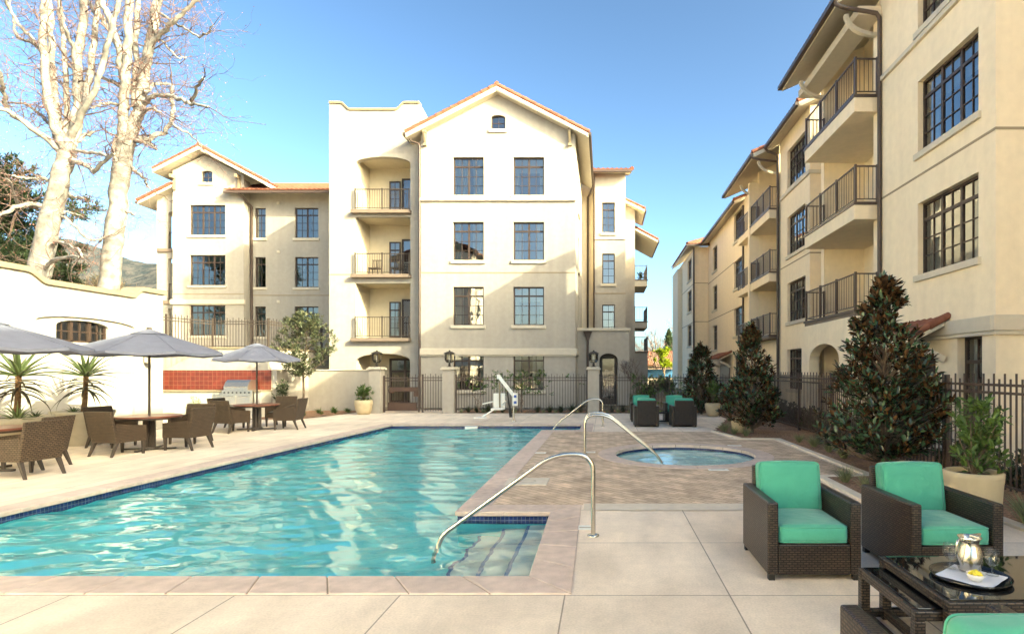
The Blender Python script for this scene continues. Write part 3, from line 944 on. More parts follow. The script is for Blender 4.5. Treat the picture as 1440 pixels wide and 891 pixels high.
def gable_roof(parent, L, xl, xr, xm, ze, zr, y0, y1, th=.20, name='roof', rake=True, gut=True, xr2=None, zer=None):
    zer = ze if zer is None else zer
    top = [(xl,ze),(xm,zr),(xr,zer)]; bot = [(xr,zer-th),(xm,zr-th*1.1),(xl,ze-th)]
    m = MB(); m.prism(list(reversed(top+bot)), lambda a, b: (a, y0, b), lambda a, b: (a, y1, b))
    o = m.build(name, M['trim'], parent, L)
    t = MB()
    tile_slope(t, (xl-.05,y0+.05,ze+.02), (xl-.05,y1,ze+.02), (xm,y1,zr+.03), (xm,y0+.05,zr+.03))
    tile_slope(t, (xr+.05,y0+.05,zer+.02), (xr+.05,y1,zer+.02), (xm,y1,zr+.03), (xm,y0+.05,zr+.03))
    if rake:
        rake_tiles(t, (xl-.03,y0+.06,ze+.06), (xm,y0+.06,zr+.07)); rake_tiles(t, (xr+.03,y0+.06,zer+.06), (xm,y0+.06,zr+.07))
        rake_tiles(t, (xm,y0,zr+.10), (xm,y0+4,zr+.10))
    t.build('roof_tile', M['tilered'], o, L*0+L)
    f = MB()
    f.bar((xl+.02,y0-.012,ze-.085),(xm,y0-.012,zr-.095),.025,.13); f.bar((xr-.02,y0-.012,zer-.085),(xm,y0-.012,zr-.095),.025,.13)
    f.build('fascia_board', M['trim'], o, L)
    if gut:
        q = MB(); q.box(xr+.005, xr+.13, y0-.03, y1, zer-.11, zer+.015); q.box(xl-.13, xl-.005, y0-.03, y1, ze-.11, ze+.015)
        q.build('gutter', M['gutter'], o, L)
    return o
gable_roof(CB, CL, -8.96, -.72, -4.857, 12.40, 14.52, 25.62, 33.0)
for x in (-8.18, -1.58):
    m = MB(); m.box(x-.07, x+.07, 25.70, 26.0, 12.50, 12.66); m.box(x-.06, x+.06, 25.90, 26.0, 12.0, 12.50); m.bar((x,25.93,12.12),(x,25.72,12.52),.09,.09); m.box(x-.075,x+.075,25.86,26.0,11.94,12.02)
    m.build('bracket', M['cap'], CB, CL)
m = MB(); gutter_tube(m, [(-8.9,25.9,12.30),(-8.8,25.95,12.14),(-8.47,25.94,12.05),(-8.43,25.94,11.9),(-8.43,25.94,0)], .05); m.build('downspout', M['gutter'], CB, CL)
m = MB(); gutter_tube(m, [(-.66,32.6,12.3),(-.8,32.8,12.0),(-.98,33.5,11.9),(-.98,33.5,0)], .06); m.build('downspout', M['gutter'], CB, CL)

# tower with stacked balconies
XT0, XT1, YT = -12.82, -8.385, 26.5
W = Wall(CB, '-y', YT, M['stucco'], 'tower_wall')
nx0, nx1 = -11.60, -9.04
W.hole(nx0, nx1, 9.15, 11.66, rise=.30, depth=.30); W.hole(nx0, nx1, 6.17, 8.86, depth=.30); W.hole(nx0, nx1, 3.22, 5.77, depth=.30); W.hole(-11.57, -9.05, 0.02, 2.50, rise=.34, depth=.30)
par = [(XT0,0),(XT1,0),(XT1,14.18)]
xa, xb = -10.05, -12.0
def scurve(x_hi, x_lo, zhi, zlo, n=7):
    out = []
    for k in range(n+1):
        t = k/n; out.append((x_hi+(x_lo-x_hi)*t, zlo+(zhi-zlo)*(.5+.5*math.cos(math.pi*t))))
    return out
XP = -8.62
top = [(XP,14.18),(-9.15,14.18)] + scurve(-9.3,-9.72,14.18,13.86) + list(reversed(scurve(-12.28,-11.82,14.18,13.86))) + [(XT0,14.18)]
par = [(XT0,0),(XT1,0),(XT1,12.9),(XP,12.9)] + top
W.build(par)
m = MB()
for i in range(len(top)-1):
    a, b = top[i], top[i+1]
    m.hexa([(b[0],YT-.06,b[1]-.05),(a[0],YT-.06,a[1]-.05),(a[0],YT+.35,a[1]-.05),(b[0],YT+.35,b[1]-.05),(b[0],YT-.06,b[1]+.05),(a[0],YT-.06,a[1]+.05),(a[0],YT+.35,a[1]+.05),(b[0],YT+.35,b[1]+.05)])
m.build('parapet_cap', M['cap'], CB, CL)
m = MB(); m.quad((XT0,34,0),(XT0,YT,0),(XT0,YT,14.18),(XT0,34,14.18)); m.quad((XP,YT+.0,12.3),(XP,34,12.3),(XP,34,13.3),(XP,YT,14.18)); m.quad((XT0,34,0),(XT0,34,13.8),(XT1,34,13.8),(XT1,34,0)); m.quad((XT0,YT+.2,13.7),(XP,YT+.2,13.7),(XP,34,13.7),(XT0,34,13.7))
m.quad((XT0+.3,34,12.5),(XT0+.3,YT+.02,12.5),(XT0+.3,YT+.02,14.15),(XT0+.3,34,14.15))
m.quad((XT0,34,14.18),(XT0,YT,14.18),(XT0+.3,YT,14.18),(XT0+.3,34,14.18))
m.build('tower_side_wall', M['stucco'], CB, CL)
m = MB()
for z0_, z1_ in ((9.15,11.66),(6.17,8.86),(3.22,5.77),(.02,2.5)):
    yb = 28.1
    m.quad((nx0,yb,z0_),(nx1,yb,z0_),(nx1,yb,z1_),(nx0,yb,z1_)); m.quad((nx0,YT+.3,z0_),(nx0,yb,z0_),(nx0,yb,z1_),(nx0,YT+.3,z1_)); m.quad((nx1,yb,z0_),(nx1,YT+.3,z0_),(nx1,YT+.3,z1_),(nx1,yb,z1_))
    m.quad((nx0,YT+.3,z1_),(nx0,yb,z1_),(nx1,yb,z1_),(nx1,YT+.3,z1_)); m.quad((nx0,YT,z0_),(nx1,YT,z0_),(nx1,yb,z0_),(nx0,yb,z0_))
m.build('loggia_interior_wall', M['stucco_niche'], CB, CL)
for z0_ in (9.15,6.17,3.22):
    w = get_window(.55, 1.75, 1, False, True, True, 3, CB, .02); w.location = Vector((-10.60, 28.03, z0_+.05 if z0_ < 0 else z0_+.12))-CL; w.rotation_euler = (0,0,0)
    dr = MB(); dr.box(-9.98,-9.10,28.02,28.08,z0_+.01,z0_+2.0); dro = dr.build('balcony_door', M['door_dark'], CB, CL)
    pq = MB(); pq.quad((-9.88,28.014,z0_+.2),(-9.2,28.014,z0_+.2),(-9.2,28.014,z0_+1.9),(-9.88,28.014,z0_+1.9)); pq.build('pane', M['pane'], dro, CL)
    lo = part_box('balcony', M['ledge'], CB, CL, nx0-.13, nx1+.05, YT-.24, YT+.0-.002, z0_-.16, z0_+.0)
    r = railing_mb([(nx0+.03,YT-.10),((nx0+nx1)/2,YT-.10),(nx1-.03,YT-.10)], .96, z0_, sp=.11); r.build('railing', M['rail_far'], lo, CL)
# ground arch: glazed doors
dg = MB(); 
for xx in (-10.50,-9.78,-9.06): dg.box(xx-.05, xx+.05, 27.9, 27.98, 0, 2.3)
dg.box(-10.45,-9.1,27.905,27.975,2.2,2.3); dg.box(-10.45,-9.1,27.905,27.975,1.62,1.72); dg.box(-10.45,-9.1,27.905,27.975,.02,.25)
do = dg.build('entrance_door', M['bronze'], CB, CL)
pq = MB(); pq.quad((-10.5,27.94,.2),(-9.06,27.94,.2),(-9.06,27.94,2.25),(-10.5,27.94,2.25)); pq.build('pane', M['pane'], do, CL)
part_box('string_course', M['groove'], CB, CL, XT0, nx0-.16, YT-.012, YT+.01, 6.15, 6.20, bevel=0)
m = MB(); m.box(XT0-.0,XT1,YT+.01,34,-.02,.0); 

# blocks stepping back to the side of the gable
W = Wall(CB, '-y', 33.6, M['stucco_warm'], 'recessed_wall'); W.build([(-1.33,0),(-.50,0),(-.50,12.9),(-1.33,12.9)])
W = Wall(CB, '-y', 33.0, M['stucco'], 'wing_wall')
for z in SZ[1:]: W.window(-.13, .60, z, z+WH, 1)
W.build([(-.58,0),(1.22,0),(1.22,13.14),(-.58,13.14)])
m = MB(); m.quad((1.22,33,0),(1.22,38,0),(1.22,38,13.05),(1.22,33,13.05)); m.quad((-.58,33.6,0),(-.58,33,0),(-.58,33,13.05),(-.58,33.6,13.05)); m.build('wing_side_wall', M['stucco_warm'], CB, CL)
part_box('string_course', M['trim'], CB, CL, -.60, 1.24, 32.94, 33.02, 9.3, 9.38)
part_box('string_course', M['groove'], CB, CL, -.58, 1.22, 32.985, 33.01, 6.15, 6.20, bevel=0)
m = MB(); m.hexa([(-1.2,32.5,13.0),(1.55,32.5,13.0),(1.55,36.5,14.2),(-1.2,36.5,14.2),(-1.2,32.5,13.16),(1.55,32.5,13.16),(1.55,36.5,14.36),(-1.2,36.5,14.36)])
ro = m.build('wing_roof', M['trim'], CB, CL)
m = MB(); tile_slope(m, (-1.25,32.45,13.18),(1.58,32.45,13.18),(1.58,36.4,14.40),(-1.25,36.4,14.40)); rake_tiles(m,(1.58,32.5,13.25),(1.58,36.4,14.45)); m.build('roof_tile', M['tilered'], ro, CL)
m = MB(); m.box(-1.2,1.55,32.36,32.48,13.02,13.14); m.build('gutter', M['gutter'], ro, CL)
m = MB(); m.tube([(-.62,32.6,13.0),(-.60,32.93,12.8),(-.60,32.93,3.8)], .05); m.build('downspout', M['gutter'], CB, CL)
# two lower roofs with balconies seen in profile
m = MB(); m.quad((1.22,36.5,0),(1.95,36.5,0),(1.95,36.5,12.0),(1.22,36.5,12.4)); m.quad((1.95,36.5,0),(1.95,39.9,0),(1.95,39.9,12),(1.95,36.5,12)); m.quad((1.22,40,0),(2.10,40,0),(2.10,40,11.6),(1.22,40,11.6)); m.quad((2.1,40,0),(2.1,46,0),(2.1,46,11.4),(2.1,40,11.4))
m.build('stepped_wall', M['stucco'], CB, CL)
for (xa, xb, za, zb, ya, yb) in ((1.24,2.55,12.55,11.92,36.0,39.5),(1.9,3.70,11.72,10.75,39.4,45.0)):
    m = MB(); m.hexa([(xa,ya,za-.16),(xb,ya,zb-.16),(xb,yb,zb-.16),(xa,yb,za-.16),(xa,ya,za),(xb,ya,zb),(xb,yb,zb),(xa,yb,za)])
    o = m.build('side_roof', M['trim'], CB, CL)
    t = MB(); tile_slope(t,(xb+.04,ya+.04,zb+.02),(xb+.04,yb,zb+.02),(xa,yb,za+.02),(xa,ya+.04,za+.02)); rake_tiles(t,(xb+.04,ya+.04,zb+.05),(xa,ya+.04,za+.06),.08); t.build('roof_tile', M['tilered'], o, CL)
    t = MB(); t.box(xb+.002,xb+.11,ya,yb,zb-.14,zb-.02); t.build('gutter', M['gutter'], o, CL)
for zt in (8.05, 5.12):
    o = part_box('balcony', M['trim'], CB, CL, 2.1, 3.02, 40.05, 43.5, zt-.42, zt); 
    part_box('edge_trim', M['ledge'], o, CL, 2.1, 3.06, 40.0, 43.55, zt+.001, zt+.07)
    railing_mb([(2.15,40.1),(3.0,40.1),(3.0,43.4)], .98, zt+.07).build('railing', M['rail'], o, CL)
o = part_box('balcony', M['stucco'], CB, CL, 2.1, 3.05, 40.05, 43.5, 0, 2.95)
part_box('edge_trim', M['ledge'], o, CL, 2.1, 3.1, 40.0, 43.55, 2.951, 3.08)
railing_mb([(2.15,40.1),(3.03,40.1),(3.03,43.4)], .98, 3.08).build('railing', M['rail'], o, CL)
m = MB(); m.tube([(2.04,39.93,10.6),(2.04,39.93,0)], .05); m.build('downspout', M['gutter'], CB, CL)
# single-storey entrance bay with arched door
W = Wall(CB, '-y', 28.0, M['stucco'], 'entrance_bay_wall'); W.hole(-.25, .65, .02, 2.55, rise=.30, depth=.35); W.build([(-1.33,0),(1.22,0),(1.22,3.66),(-1.33,3.66)])
m = MB(); m.quad((1.22,28,0),(1.22,33,0),(1.22,33,3.66),(1.22,28,3.66)); m.quad((-1.33,28.3,3.5),(1.22,28.3,3.5),(1.22,33,3.5),(-1.33,33,3.5)); m.build('entrance_bay_side', M['stucco'], CB, CL)
m = MB(); m.box(-1.36,1.28,27.93,28.25,3.66,3.80); m.box(1.0,1.28,28.25,33,3.66,3.80); m.build('parapet_cap', M['trim'], CB, CL, bevel=.01)
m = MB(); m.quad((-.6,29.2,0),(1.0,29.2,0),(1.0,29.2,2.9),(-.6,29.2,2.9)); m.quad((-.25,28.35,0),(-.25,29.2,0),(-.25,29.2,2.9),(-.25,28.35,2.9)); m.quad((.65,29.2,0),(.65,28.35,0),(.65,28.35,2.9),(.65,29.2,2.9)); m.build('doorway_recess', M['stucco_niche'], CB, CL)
m = MB(); m.box(-.22,.62,28.8,28.88,.02,2.6); o = m.build('entrance_door', M['door_dark'], CB, CL)
m = MB(); m.quad((-.1,28.79,.3),(.5,28.79,.3),(.5,28.79,2.3),(-.1,28.79,2.3)); m.build('pane', M['pane'], o, CL)
m = MB(); m.hexa([(-.98,27.86,3.5),(-.66,27.86,3.5),(-.66,28.0-.002,3.5),(-.98,27.998,3.5),(-1.04,27.82,3.62),(-.60,27.82,3.62),(-.60,27.998,3.62),(-1.04,27.998,3.62)]); m.hexa([(-.88,27.9,3.2),(-.76,27.9,3.2),(-.76,27.998,3.2),(-.88,27.998,3.2),(-.98,27.86,3.5),(-.66,27.86,3.5),(-.66,27.998,3.5),(-.98,27.998,3.5)])
m.tube([(-.82,27.93,3.25),(-.82,27.93,.8),(-.80,27.86,.55),(-.74,27.8,.4)], .055); m.build('downspout', M['gutter'], CB, CL)

# ---------------------------------------------------------------- rear building behind the garden wall
LB = thing('apartment_building', 'three storey cream block with small gable behind the sycamores and terrace fence', 'apartment building', (-22,33.6,0))
LL = Vector(LB.location)
W = Wall(LB, '-y', 33.6, M['stucco'])
for z in SZ[1:]: W.window(-24.5, -22.4, z, z+1.78, 3)
W.window(-23.83, -23.15, 12.8, 13.5, 1, rise=.14, rows=2, transom=False, curt=False)
W.build([(-25.5,0),(-21.3,0),(-21.3,13.25),(-23.65,14.42),(-25.5,13.5)])
W = Wall(LB, '-y', 34.2, M['stucco'], 'wing_wall')
for z in SZ[1:]:
    W.window(-21.02, -20.36, z-.03, z+1.78, 1); W.window(-18.62, -17.2, z-.03, z+1.78, 2)
W.build([(-21.3,0),(-13.2,0),(-13.2,12.42),(-21.3,12.42)])
m = MB(); m.quad((-21.3,33.6,0),(-21.3,34.2,0),(-21.3,34.2,13),(-21.3,33.6,13)); m.quad((-25.5,40,0),(-25.5,33.6,0),(-25.5,33.6,13.5),(-25.5,40,13.5)); m.quad((-13.2,34.2,0),(-13.2,42,0),(-13.2,42,12.2),(-13.2,34.2,12.2)); m.quad((-25.5,42,0),(-25.5,42,12),(-13.2,42,12),(-13.2,42,0)); m.build('side_wall', M['stucco'], LB, LL)
for z in (6.2,): 
    part_box('string_course', M['groove'], LB, LL, -25.5, -21.3, 33.585, 33.61, z, z+.05, bevel=0); part_box('string_course', M['groove'], LB, LL, -21.3, -13.2, 34.185, 34.21, z, z+.05, bevel=0)
m = MB(); m.box(-25.6,-21.2,33.5,33.62,5.62,5.9); m.build('water_table_band', M['trim'], LB, LL, bevel=.01)
gable_roof(LB, LL, -26.3, -19.66, -23.65, 13.42, 14.78, 33.1, 40.0, zer=12.66, gut=False)
m = MB(); m.hexa([(-22.2,33.25,12.05),(-13.2,33.25,12.05),(-13.2,37.4,13.75),(-22.2,37.4,13.75),(-22.2,33.25,12.22),(-13.2,33.25,12.22),(-13.2,37.4,13.92),(-22.2,37.4,13.92)]); o = m.build('wing_roof', M['trim'], LB, LL)
m = MB(); tile_slope(m,(-22.25,33.2,12.25),(-13.2,33.2,12.25),(-13.2,37.4,13.97),(-22.25,37.4,13.97)); m.build('roof_tile', M['tilered'], o, LL)
m = MB(); m.box(-22.2,-13.2,33.1,33.23,12.05,12.18); m.build('gutter', M['gutter'], o, LL)
m = MB(); m.tube([(-21.4,33.2,12.1),(-21.2,33.5,11.8),(-21.15,34.1,11.5),(-21.15,34.1,3)], .07); m.build('downspout', M['gutter'], LB, LL)
for x in (-25.35, -21.55):
    m = MB(); m.box(x-.07,x+.07,33.2,33.6,13.0,13.2); m.box(x-.07,x+.07,33.48,33.6,12.35,13.0); m.build('bracket', M['cap'], LB, LL)
W = Wall(LB, '-y', 34.0, M['stucco'], 'porch_wall'); W.hole(-26.1,-25.52,9.0,11.2,rise=.15,depth=.3); W.hole(-26.1,-25.52,5.9,8.4,depth=.3); W.hole(-26.1,-25.52,2.9,5.4,depth=.3); W.build([(-26.75,0),(-25.5,0),(-25.5,12.55),(-26.75,11.95)])
m = MB(); m.hexa([(-27.5,33.5,11.5),(-25.5,33.5,12.5),(-25.5,39,12.5),(-27.5,39,11.5),(-27.5,33.5,11.68),(-25.5,33.5,12.68),(-25.5,39,12.68),(-27.5,39,11.68)]); o = m.build('porch_roof', M['trim'], LB, LL)
m = MB(); tile_slope(m,(-27.55,33.5,11.7),(-27.55,39,11.7),(-25.5,39,12.72),(-25.5,33.5,12.72)); rake_tiles(m,(-27.55,33.52,11.75),(-25.5,33.52,12.76)); m.build('roof_tile', M['tilered'], o, LL)
m = MB(); m.box(-27.62,-27.5,33.45,39,11.52,11.66); m.build('gutter', M['gutter'], o, LL)
for z in (8.9, 5.8, 2.8):
    o = part_box('balcony', M['ledge'], LB, LL, -26.7, -25.4, 33.9, 35.6, z-.12, z+.08)
    railing_mb([(-26.1,34.1),(-25.52,34.1)], 1.0, z+.08).build('railing', M['rail'], o, LL)

for z in (5.85, 8.84, 11.75):
    part_box('vent_cover', M['trim'], LB, LL, -19.68, -19.52, 34.14, 34.198, z-.08, z+.08)
# ---------------------------------------------------------------- building along the side of the deck
RB = thing('apartment_building', 'long four storey apartment block with stacked balconies beside the planted fence', 'apartment building', (7.6,11.05,0))
RL = Vector(RB.location)
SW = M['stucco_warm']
W = Wall(RB, '-x', 7.6, SW)
for z in (4.0, 6.95, 9.9): W.window(11.56, 13.80, z, z+1.74, 3, recess=.13)
W.window(11.45, 12.25, .15, 2.42, 1, sill=False, recess=.16)
W.build([(11.05,0),(15.68,0),(15.68,12.25),(11.05,12.25)])
W = Wall(RB, '-y', 11.05, SW, 'end_wall'); W.build([(7.6,0),(12,0),(12,12.25),(7.6,12.25)])
W = Wall(RB, '-x', 12.0, SW, 'rear_wing_wall')
for y in (-11,-6,-1,4):
    for z in (4.0,6.95,9.9): W.window(y, y+2.24, z, z+1.74, 3, recess=.13)
W.build([(-13,0),(11.05,0),(11.05,15.0),(-13,15.0)])
m = MB(); m.box(12.001,22,-13,11.05,14.9,15.3); m.quad((12,-13,0),(22,-13,0),(22,-13,15),(12,-13,15)); m.quad((22,-13,0),(22,11,0),(22,11,15),(22,-13,15)); m.quad((7.2,11.0,12.25),(14,11.0,12.25),(14,15.7,12.25),(7.2,15.7,12.25)); m.quad((12,11.05,12.2),(22,11.05,12.2),(22,11.05,15),(12,11.05,15)); m.quad((7.6,15.68,0),(9.0,15.68,0),(9.0,15.68,12.2),(7.6,15.68,12.2))
m.build('rear_wing_roof', SW, RB, RL)
# mouldings
m = MB(); m.box(7.50,7.62,11.061,15.6,2.48,2.78); m.box(7.50,12,10.95,11.06,2.48,2.78); m.box(7.53,7.62,11.061,15.6,2.40,2.478); m.box(7.53,12,10.98,11.06,2.40,2.478); m.build('water_table_band', M['trim'], RB, RL, bevel=.015)
m = MB(); m.box(7.587,7.61,11.061,15.66,6.38,6.43); m.box(7.587,12,11.037,11.06,6.38,6.43); m.build('string_course', M['groove'], RB, RL)
m = MB(); m.box(7.52,7.61,11.3,15.62,9.60,9.72); m.build('string_course', M['trim'], RB, RL, bevel=.012)
m = MB(); m.box(9.92,20,15.8,55,0,12.0); m.hexa([(9.92,15.8,12.001),(20,15.8,12.001),(20,55,12.001),(9.92,55,12.001),(14.9,15.8,14.6),(15.1,15.8,14.6),(15.1,55,14.6),(14.9,55,14.6)]); m.build('main_roof', SW, RB, RL)
# S2 balcony stack
def loggia(y0, y1, xw, xb, xback, levels, ztop, zback, post=.30):
    m = MB(); m.quad((xback,y1,0),(xback,y0,0),(xback,y0,zback),(xback,y1,zback)); m.quad((xw,y1,0),(xback,y1,0),(xback,y1,zback),(xw,y1,ztop)); m.quad((xw,y1,0),(xw,y1,ztop),(xw,y1+.25,ztop),(xw,y1+.25,0)); m.quad((xw,y0,0),(xback,y0,0),(xback,y0,zback),(xw,y0,ztop))
    m.build('loggia_wall', SW, RB, RL)
    m = MB(); m.box(xw-.002,xw+.25,y0+.02,y0+.02+post,levels[-1],ztop-.4); m.build('loggia_post', SW, RB, RL, bevel=.01)
    for i, z in enumerate(levels):
        last = i == len(levels)-1
        th = .40 if not last else .10
        sl_ = MB(); sl_.box(xb, xback, y0+.03, y1-.001, z-th, z); o = sl_.build('balcony', SW if not last else M['ledge'], RB, RL, bevel=.012)
        e = MB(); e.box(xb-.03, xb+.12, y0+.0, y1+.03, z+.001, z+.075); e.box(xb+.121, xw-.01, y0+.0, y0+.12, z+.001, z+.075); e.build('edge_trim', M['rail'], o, RL)
        yy = [y0+.06+(y1-y0-.1)*k/3 for k in range(4)]
        pts = [(xw-.02,y0+.06)]+[(xb+.045,y) for y in yy]+[(xw-.02,y1-.04)]
        railing_mb(pts, 1.0, z+.075, sp=.115, post=.06).build('railing', M['rail'], o, RL)
        dm = MB(); ya, yb = y0+1.0, y0+2.6; dm.box(xback-.06, xback-.002, ya, yb, z+.02, z+2.15); dd = dm.build('balcony_door', M['door_dark'], RB, RL)
        dp = MB(); dp.quad((xback-.065,yb-.1,z+.15),(xback-.065,ya+.1,z+.15),(xback-.065,ya+.1,z+2.05),(xback-.065,yb-.1,z+2.05)); dp.build('pane', M['pane'], dd, RL)
loggia(15.75, 19.70, 7.6, 6.93, 9.0, (9.28, 6.30, 3.32), 12.33, 12.95)
# arched ground-floor porch under the lowest balcony
W = Wall(RB, '-x', 6.93, SW, 'porch_wall'); W.hole(16.8, 19.25, .02, 2.55, rise=.5, depth=.32); W.build([(15.72,0),(20.0,0),(20.0,3.22),(15.72,3.22)])
m = MB(); m.quad((6.93,15.72,0),(7.6,15.72,0),(7.6,15.72,3.22),(6.93,15.72,3.22)); m.quad((6.93,20.0,0),(6.93,20,3.22),(8.2,20,3.22),(8.2,20,0)); m.quad((8.4,20,0),(8.4,15.7,0),(8.4,15.7,3),(8.4,20,3)); m.build('porch_side_wall', SW, RB, RL)
w = get_window(1.2, 2.05, 2, False, True, True, 3, RB, .05); w.location = Vector((8.32, 19.6, .15))-RL; w.rotation_euler = (0,0,R(-90))
def shed_roof(xe, ze, xr, zr, y0, y1, name='roof', tile=True, ds=None):
    m = MB(); m.hexa([(xe,y0,ze-.18),(xr,y0,zr-.18),(xr,y1,zr-.18),(xe,y1,ze-.18),(xe,y0,ze),(xr,y0,zr),(xr,y1,zr),(xe,y1,ze)])
    o = m.build(name, M['trim'], RB, RL)
    t = MB(); tile_slope(t,(xe-.05,y0+.04,ze+.02),(xe-.05,y1,ze+.02),(xr,y1,zr+.02),(xr,y0+.04,zr+.02)); rake_tiles(t,(xe-.04,y0+.05,ze+.06),(xr,y0+.05,zr+.06)); t.build('roof_tile', M['tilered'], o, RL)
    t = MB(); t.box(xe-.14,xe-.01,y0-.03,y1+.02,ze-.14,ze-.005); t.build('gutter', M['gutter'], o, RL)
    t = MB(); t.bar((xe+.02,y0-.012,ze-.09),(xr,y0-.012,zr-.09),.024,.17); t.build('fascia_board', M['trim'], o, RL)
    return o
shed_roof(6.4, 11.95, 11.5, 14.2, 15.55, 20.55)
m = MB(); m.box(6.95,7.6,15.6,20.4,11.45,11.70); m.build('roof_beam', M['trim'], RB, RL, bevel=.01)
def bracket(x0_, x1_, z, y):
    m = MB(); n = 8
    for k in range(n):
        a, b = k/n*math.pi/2, (k+1)/n*math.pi/2
        f = lambda t: (x0_-(x0_-x1_)*math.sin(t), y, z-.55+.55*(1-math.cos(t)))
        m.bar(f(a), f(b+.02), .12, .10)
    m.build('bracket', M['trim'], RB, RL)
bracket(7.62, 6.75, 11.62, 19.55); bracket(7.62, 6.75, 11.62, 15.9)
m = MB(); m.tube([(6.33,15.6,11.88),(6.36,15.58,11.70),(6.6,15.58,11.62),(7.45,15.58,11.48),(7.53,15.58,11.36),(7.53,15.58,0)], .058); m.build('downspout', M['gutter'], RB, RL)
# S3
W = Wall(RB, '-x', 8.2, SW)
for z in (.9, 3.85, 6.80, 9.76): W.window(23.2, 25.5, z, z+1.74, 3, recess=.13)
W.build([(22.7,0),(26.5,0),(26.5,12.32),(22.7,12.32)])
m = MB(); m.quad((8.2,22.7,0),(9.9,22.7,0),(9.9,22.7,12.3),(8.2,22.7,12.3)); m.build('side_wall', SW, RB, RL)
m = MB(); m.box(8.12,9.2,22.62,22.70-.001,9.55,9.70); m.box(8.12,8.21,22.7,26.4,9.55,9.70); m.build('string_course', M['trim'], RB, RL, bevel=.01)
m = MB(); m.box(8.187,8.21,22.7,26.5,6.38,6.43); m.box(8.187,9.5,22.688,22.71,6.38,6.43); m.build('string_course', M['groove'], RB, RL)
shed_roof(7.6, 12.2, 11.5, 14.0, 22.25, 26.6)
m = MB(); m.tube([(7.5,26.5,12.05),(7.6,26.5,11.9),(8.05,26.6,11.8),(8.1,26.6,11.6),(8.1,26.6,0)], .06); m.build('downspout', M['gutter'], RB, RL)
# S4
loggia(26.75, 30.2, 8.2, 7.75, 9.6, (9.28, 6.30, 3.32), 12.30, 12.92)
m = MB(); m.box(8.19,9.6,26.7,30.4,0,3.2); m.box(7.7,8.2,30.25,30.55,0,11.7); m.build('loggia_base_wall', SW, RB, RL)
shed_roof(7.0, 11.92, 11.5, 13.9, 26.75, 33.3)
m = MB(); m.tube([(6.93,26.8,11.85),(6.95,26.75,11.7),(7.3,26.72,11.6),(8.1,26.7,11.5)], .05); m.build('gutter', M['gutter'], RB, RL)
bracket(8.2, 7.3, 11.6, 30.4); bracket(8.2, 7.3, 11.6, 26.95)
W = Wall(RB, '-x', 8.2, SW)
for z in (.9, 3.85, 6.80, 9.76): W.window(33.9, 36.0, z, z+1.74, 3, recess=.13)
for z in (3.25, 6.2, 9.1): W.window(41.4, 43.1, z, z+1.8, 2, recess=.13, curt=False)
W.build([(30.5,0),(45.0,0),(45.0,11.74),(30.5,11.74)])
m = MB(); m.box(8.187,8.21,36,45,8.5,8.55); m.box(8.187,8.21,36,45,5.55,5.6); m.build('string_course', M['groove'], RB, RL)
for z in (9.28, 6.30, 3.32):
    o = part_box('balcony', SW, RB, RL, 7.72, 8.19, 30.56, 33.0, z-.35, z)
    railing_mb([(8.1,33.0),(7.76,33.0),(7.76,30.6)], 1.0, z+.0).build('railing', M['rail'], o, RL)
shed_roof(7.6, 11.65, 11.5, 13.2, 33.3, 44.6)
m = MB(); m.tube([(8.14,33.4,11.4),(8.14,33.4,0)], .06); m.build('downspout', M['gutter'], RB, RL)
# S5
W = Wall(RB, '-x', 7.1, SW)
for z in (.9, 3.75, 6.6, 9.2): W.window(46.4, 48.6, z, z+1.75, 2, recess=.13)
W.build([(45.0,0),(54.0,0),(54.0,11.4),(45.0,11.4)])
m = MB(); m.quad((7.1,45,0),(10,45,0),(10,45,11.5),(7.1,45,11.5)); m.build('end_wall', SW, RB, RL); m = MB(); m.quad((6.7,52,0),(7.1,52,0),(7.1,52,11),(6.7,52,11)); m.quad((6.7,56,0),(6.7,52,0),(6.7,52,11),(6.7,56,11)); m.build('projecting_wall', SW, RB, RL)
m = MB(); m.box(7.087,10,44.988,45.01,8.6,8.65); m.box(7.087,10,44.988,45.01,5.55,5.6); m.box(7.087,7.11,45.01,54,8.6,8.65); m.box(7.087,7.11,45.01,54,5.55,5.6); m.build('string_course', M['groove'], RB, RL)
m = MB(); m.hexa([(6.5,44.4,11.4),(12,44.4,11.4),(12,48,12.9),(8.4,48,12.6),(6.5,44.4,11.55),(12,44.4,11.55),(12,48,13.05),(8.4,48,12.75)]); m.hexa([(6.5,44.4,11.401),(8.4,48,12.601),(8.4,54,12.6),(6.5,54.6,11.4),(6.5,44.4,11.55),(8.4,48,12.75),(8.4,54,12.75),(6.5,54.6,11.55)])
o = m.build('hip_roof', M['trim'], RB, RL)
m = MB(); tile_slope(m,(6.45,44.35,11.57),(12,44.35,11.57),(12,48,13.1),(8.4,48,12.8)); tile_slope(m,(6.45,44.35,11.57),(6.45,54.6,11.57),(8.4,54,12.8),(8.4,48,12.8)); rake_tiles(m,(6.45,44.35,11.62),(8.4,48,12.85)); m.build('roof_tile', M['tilered'], o, RL)
m = MB(); m.box(6.36,12,44.22,44.34,11.42,11.55); m.build('gutter', M['gutter'], o, RL)
m = MB(); m.tube([(7.05,44.9,11.4),(7.05,44.9,0)], .07); m.build('downspout', M['gutter'], RB, RL)
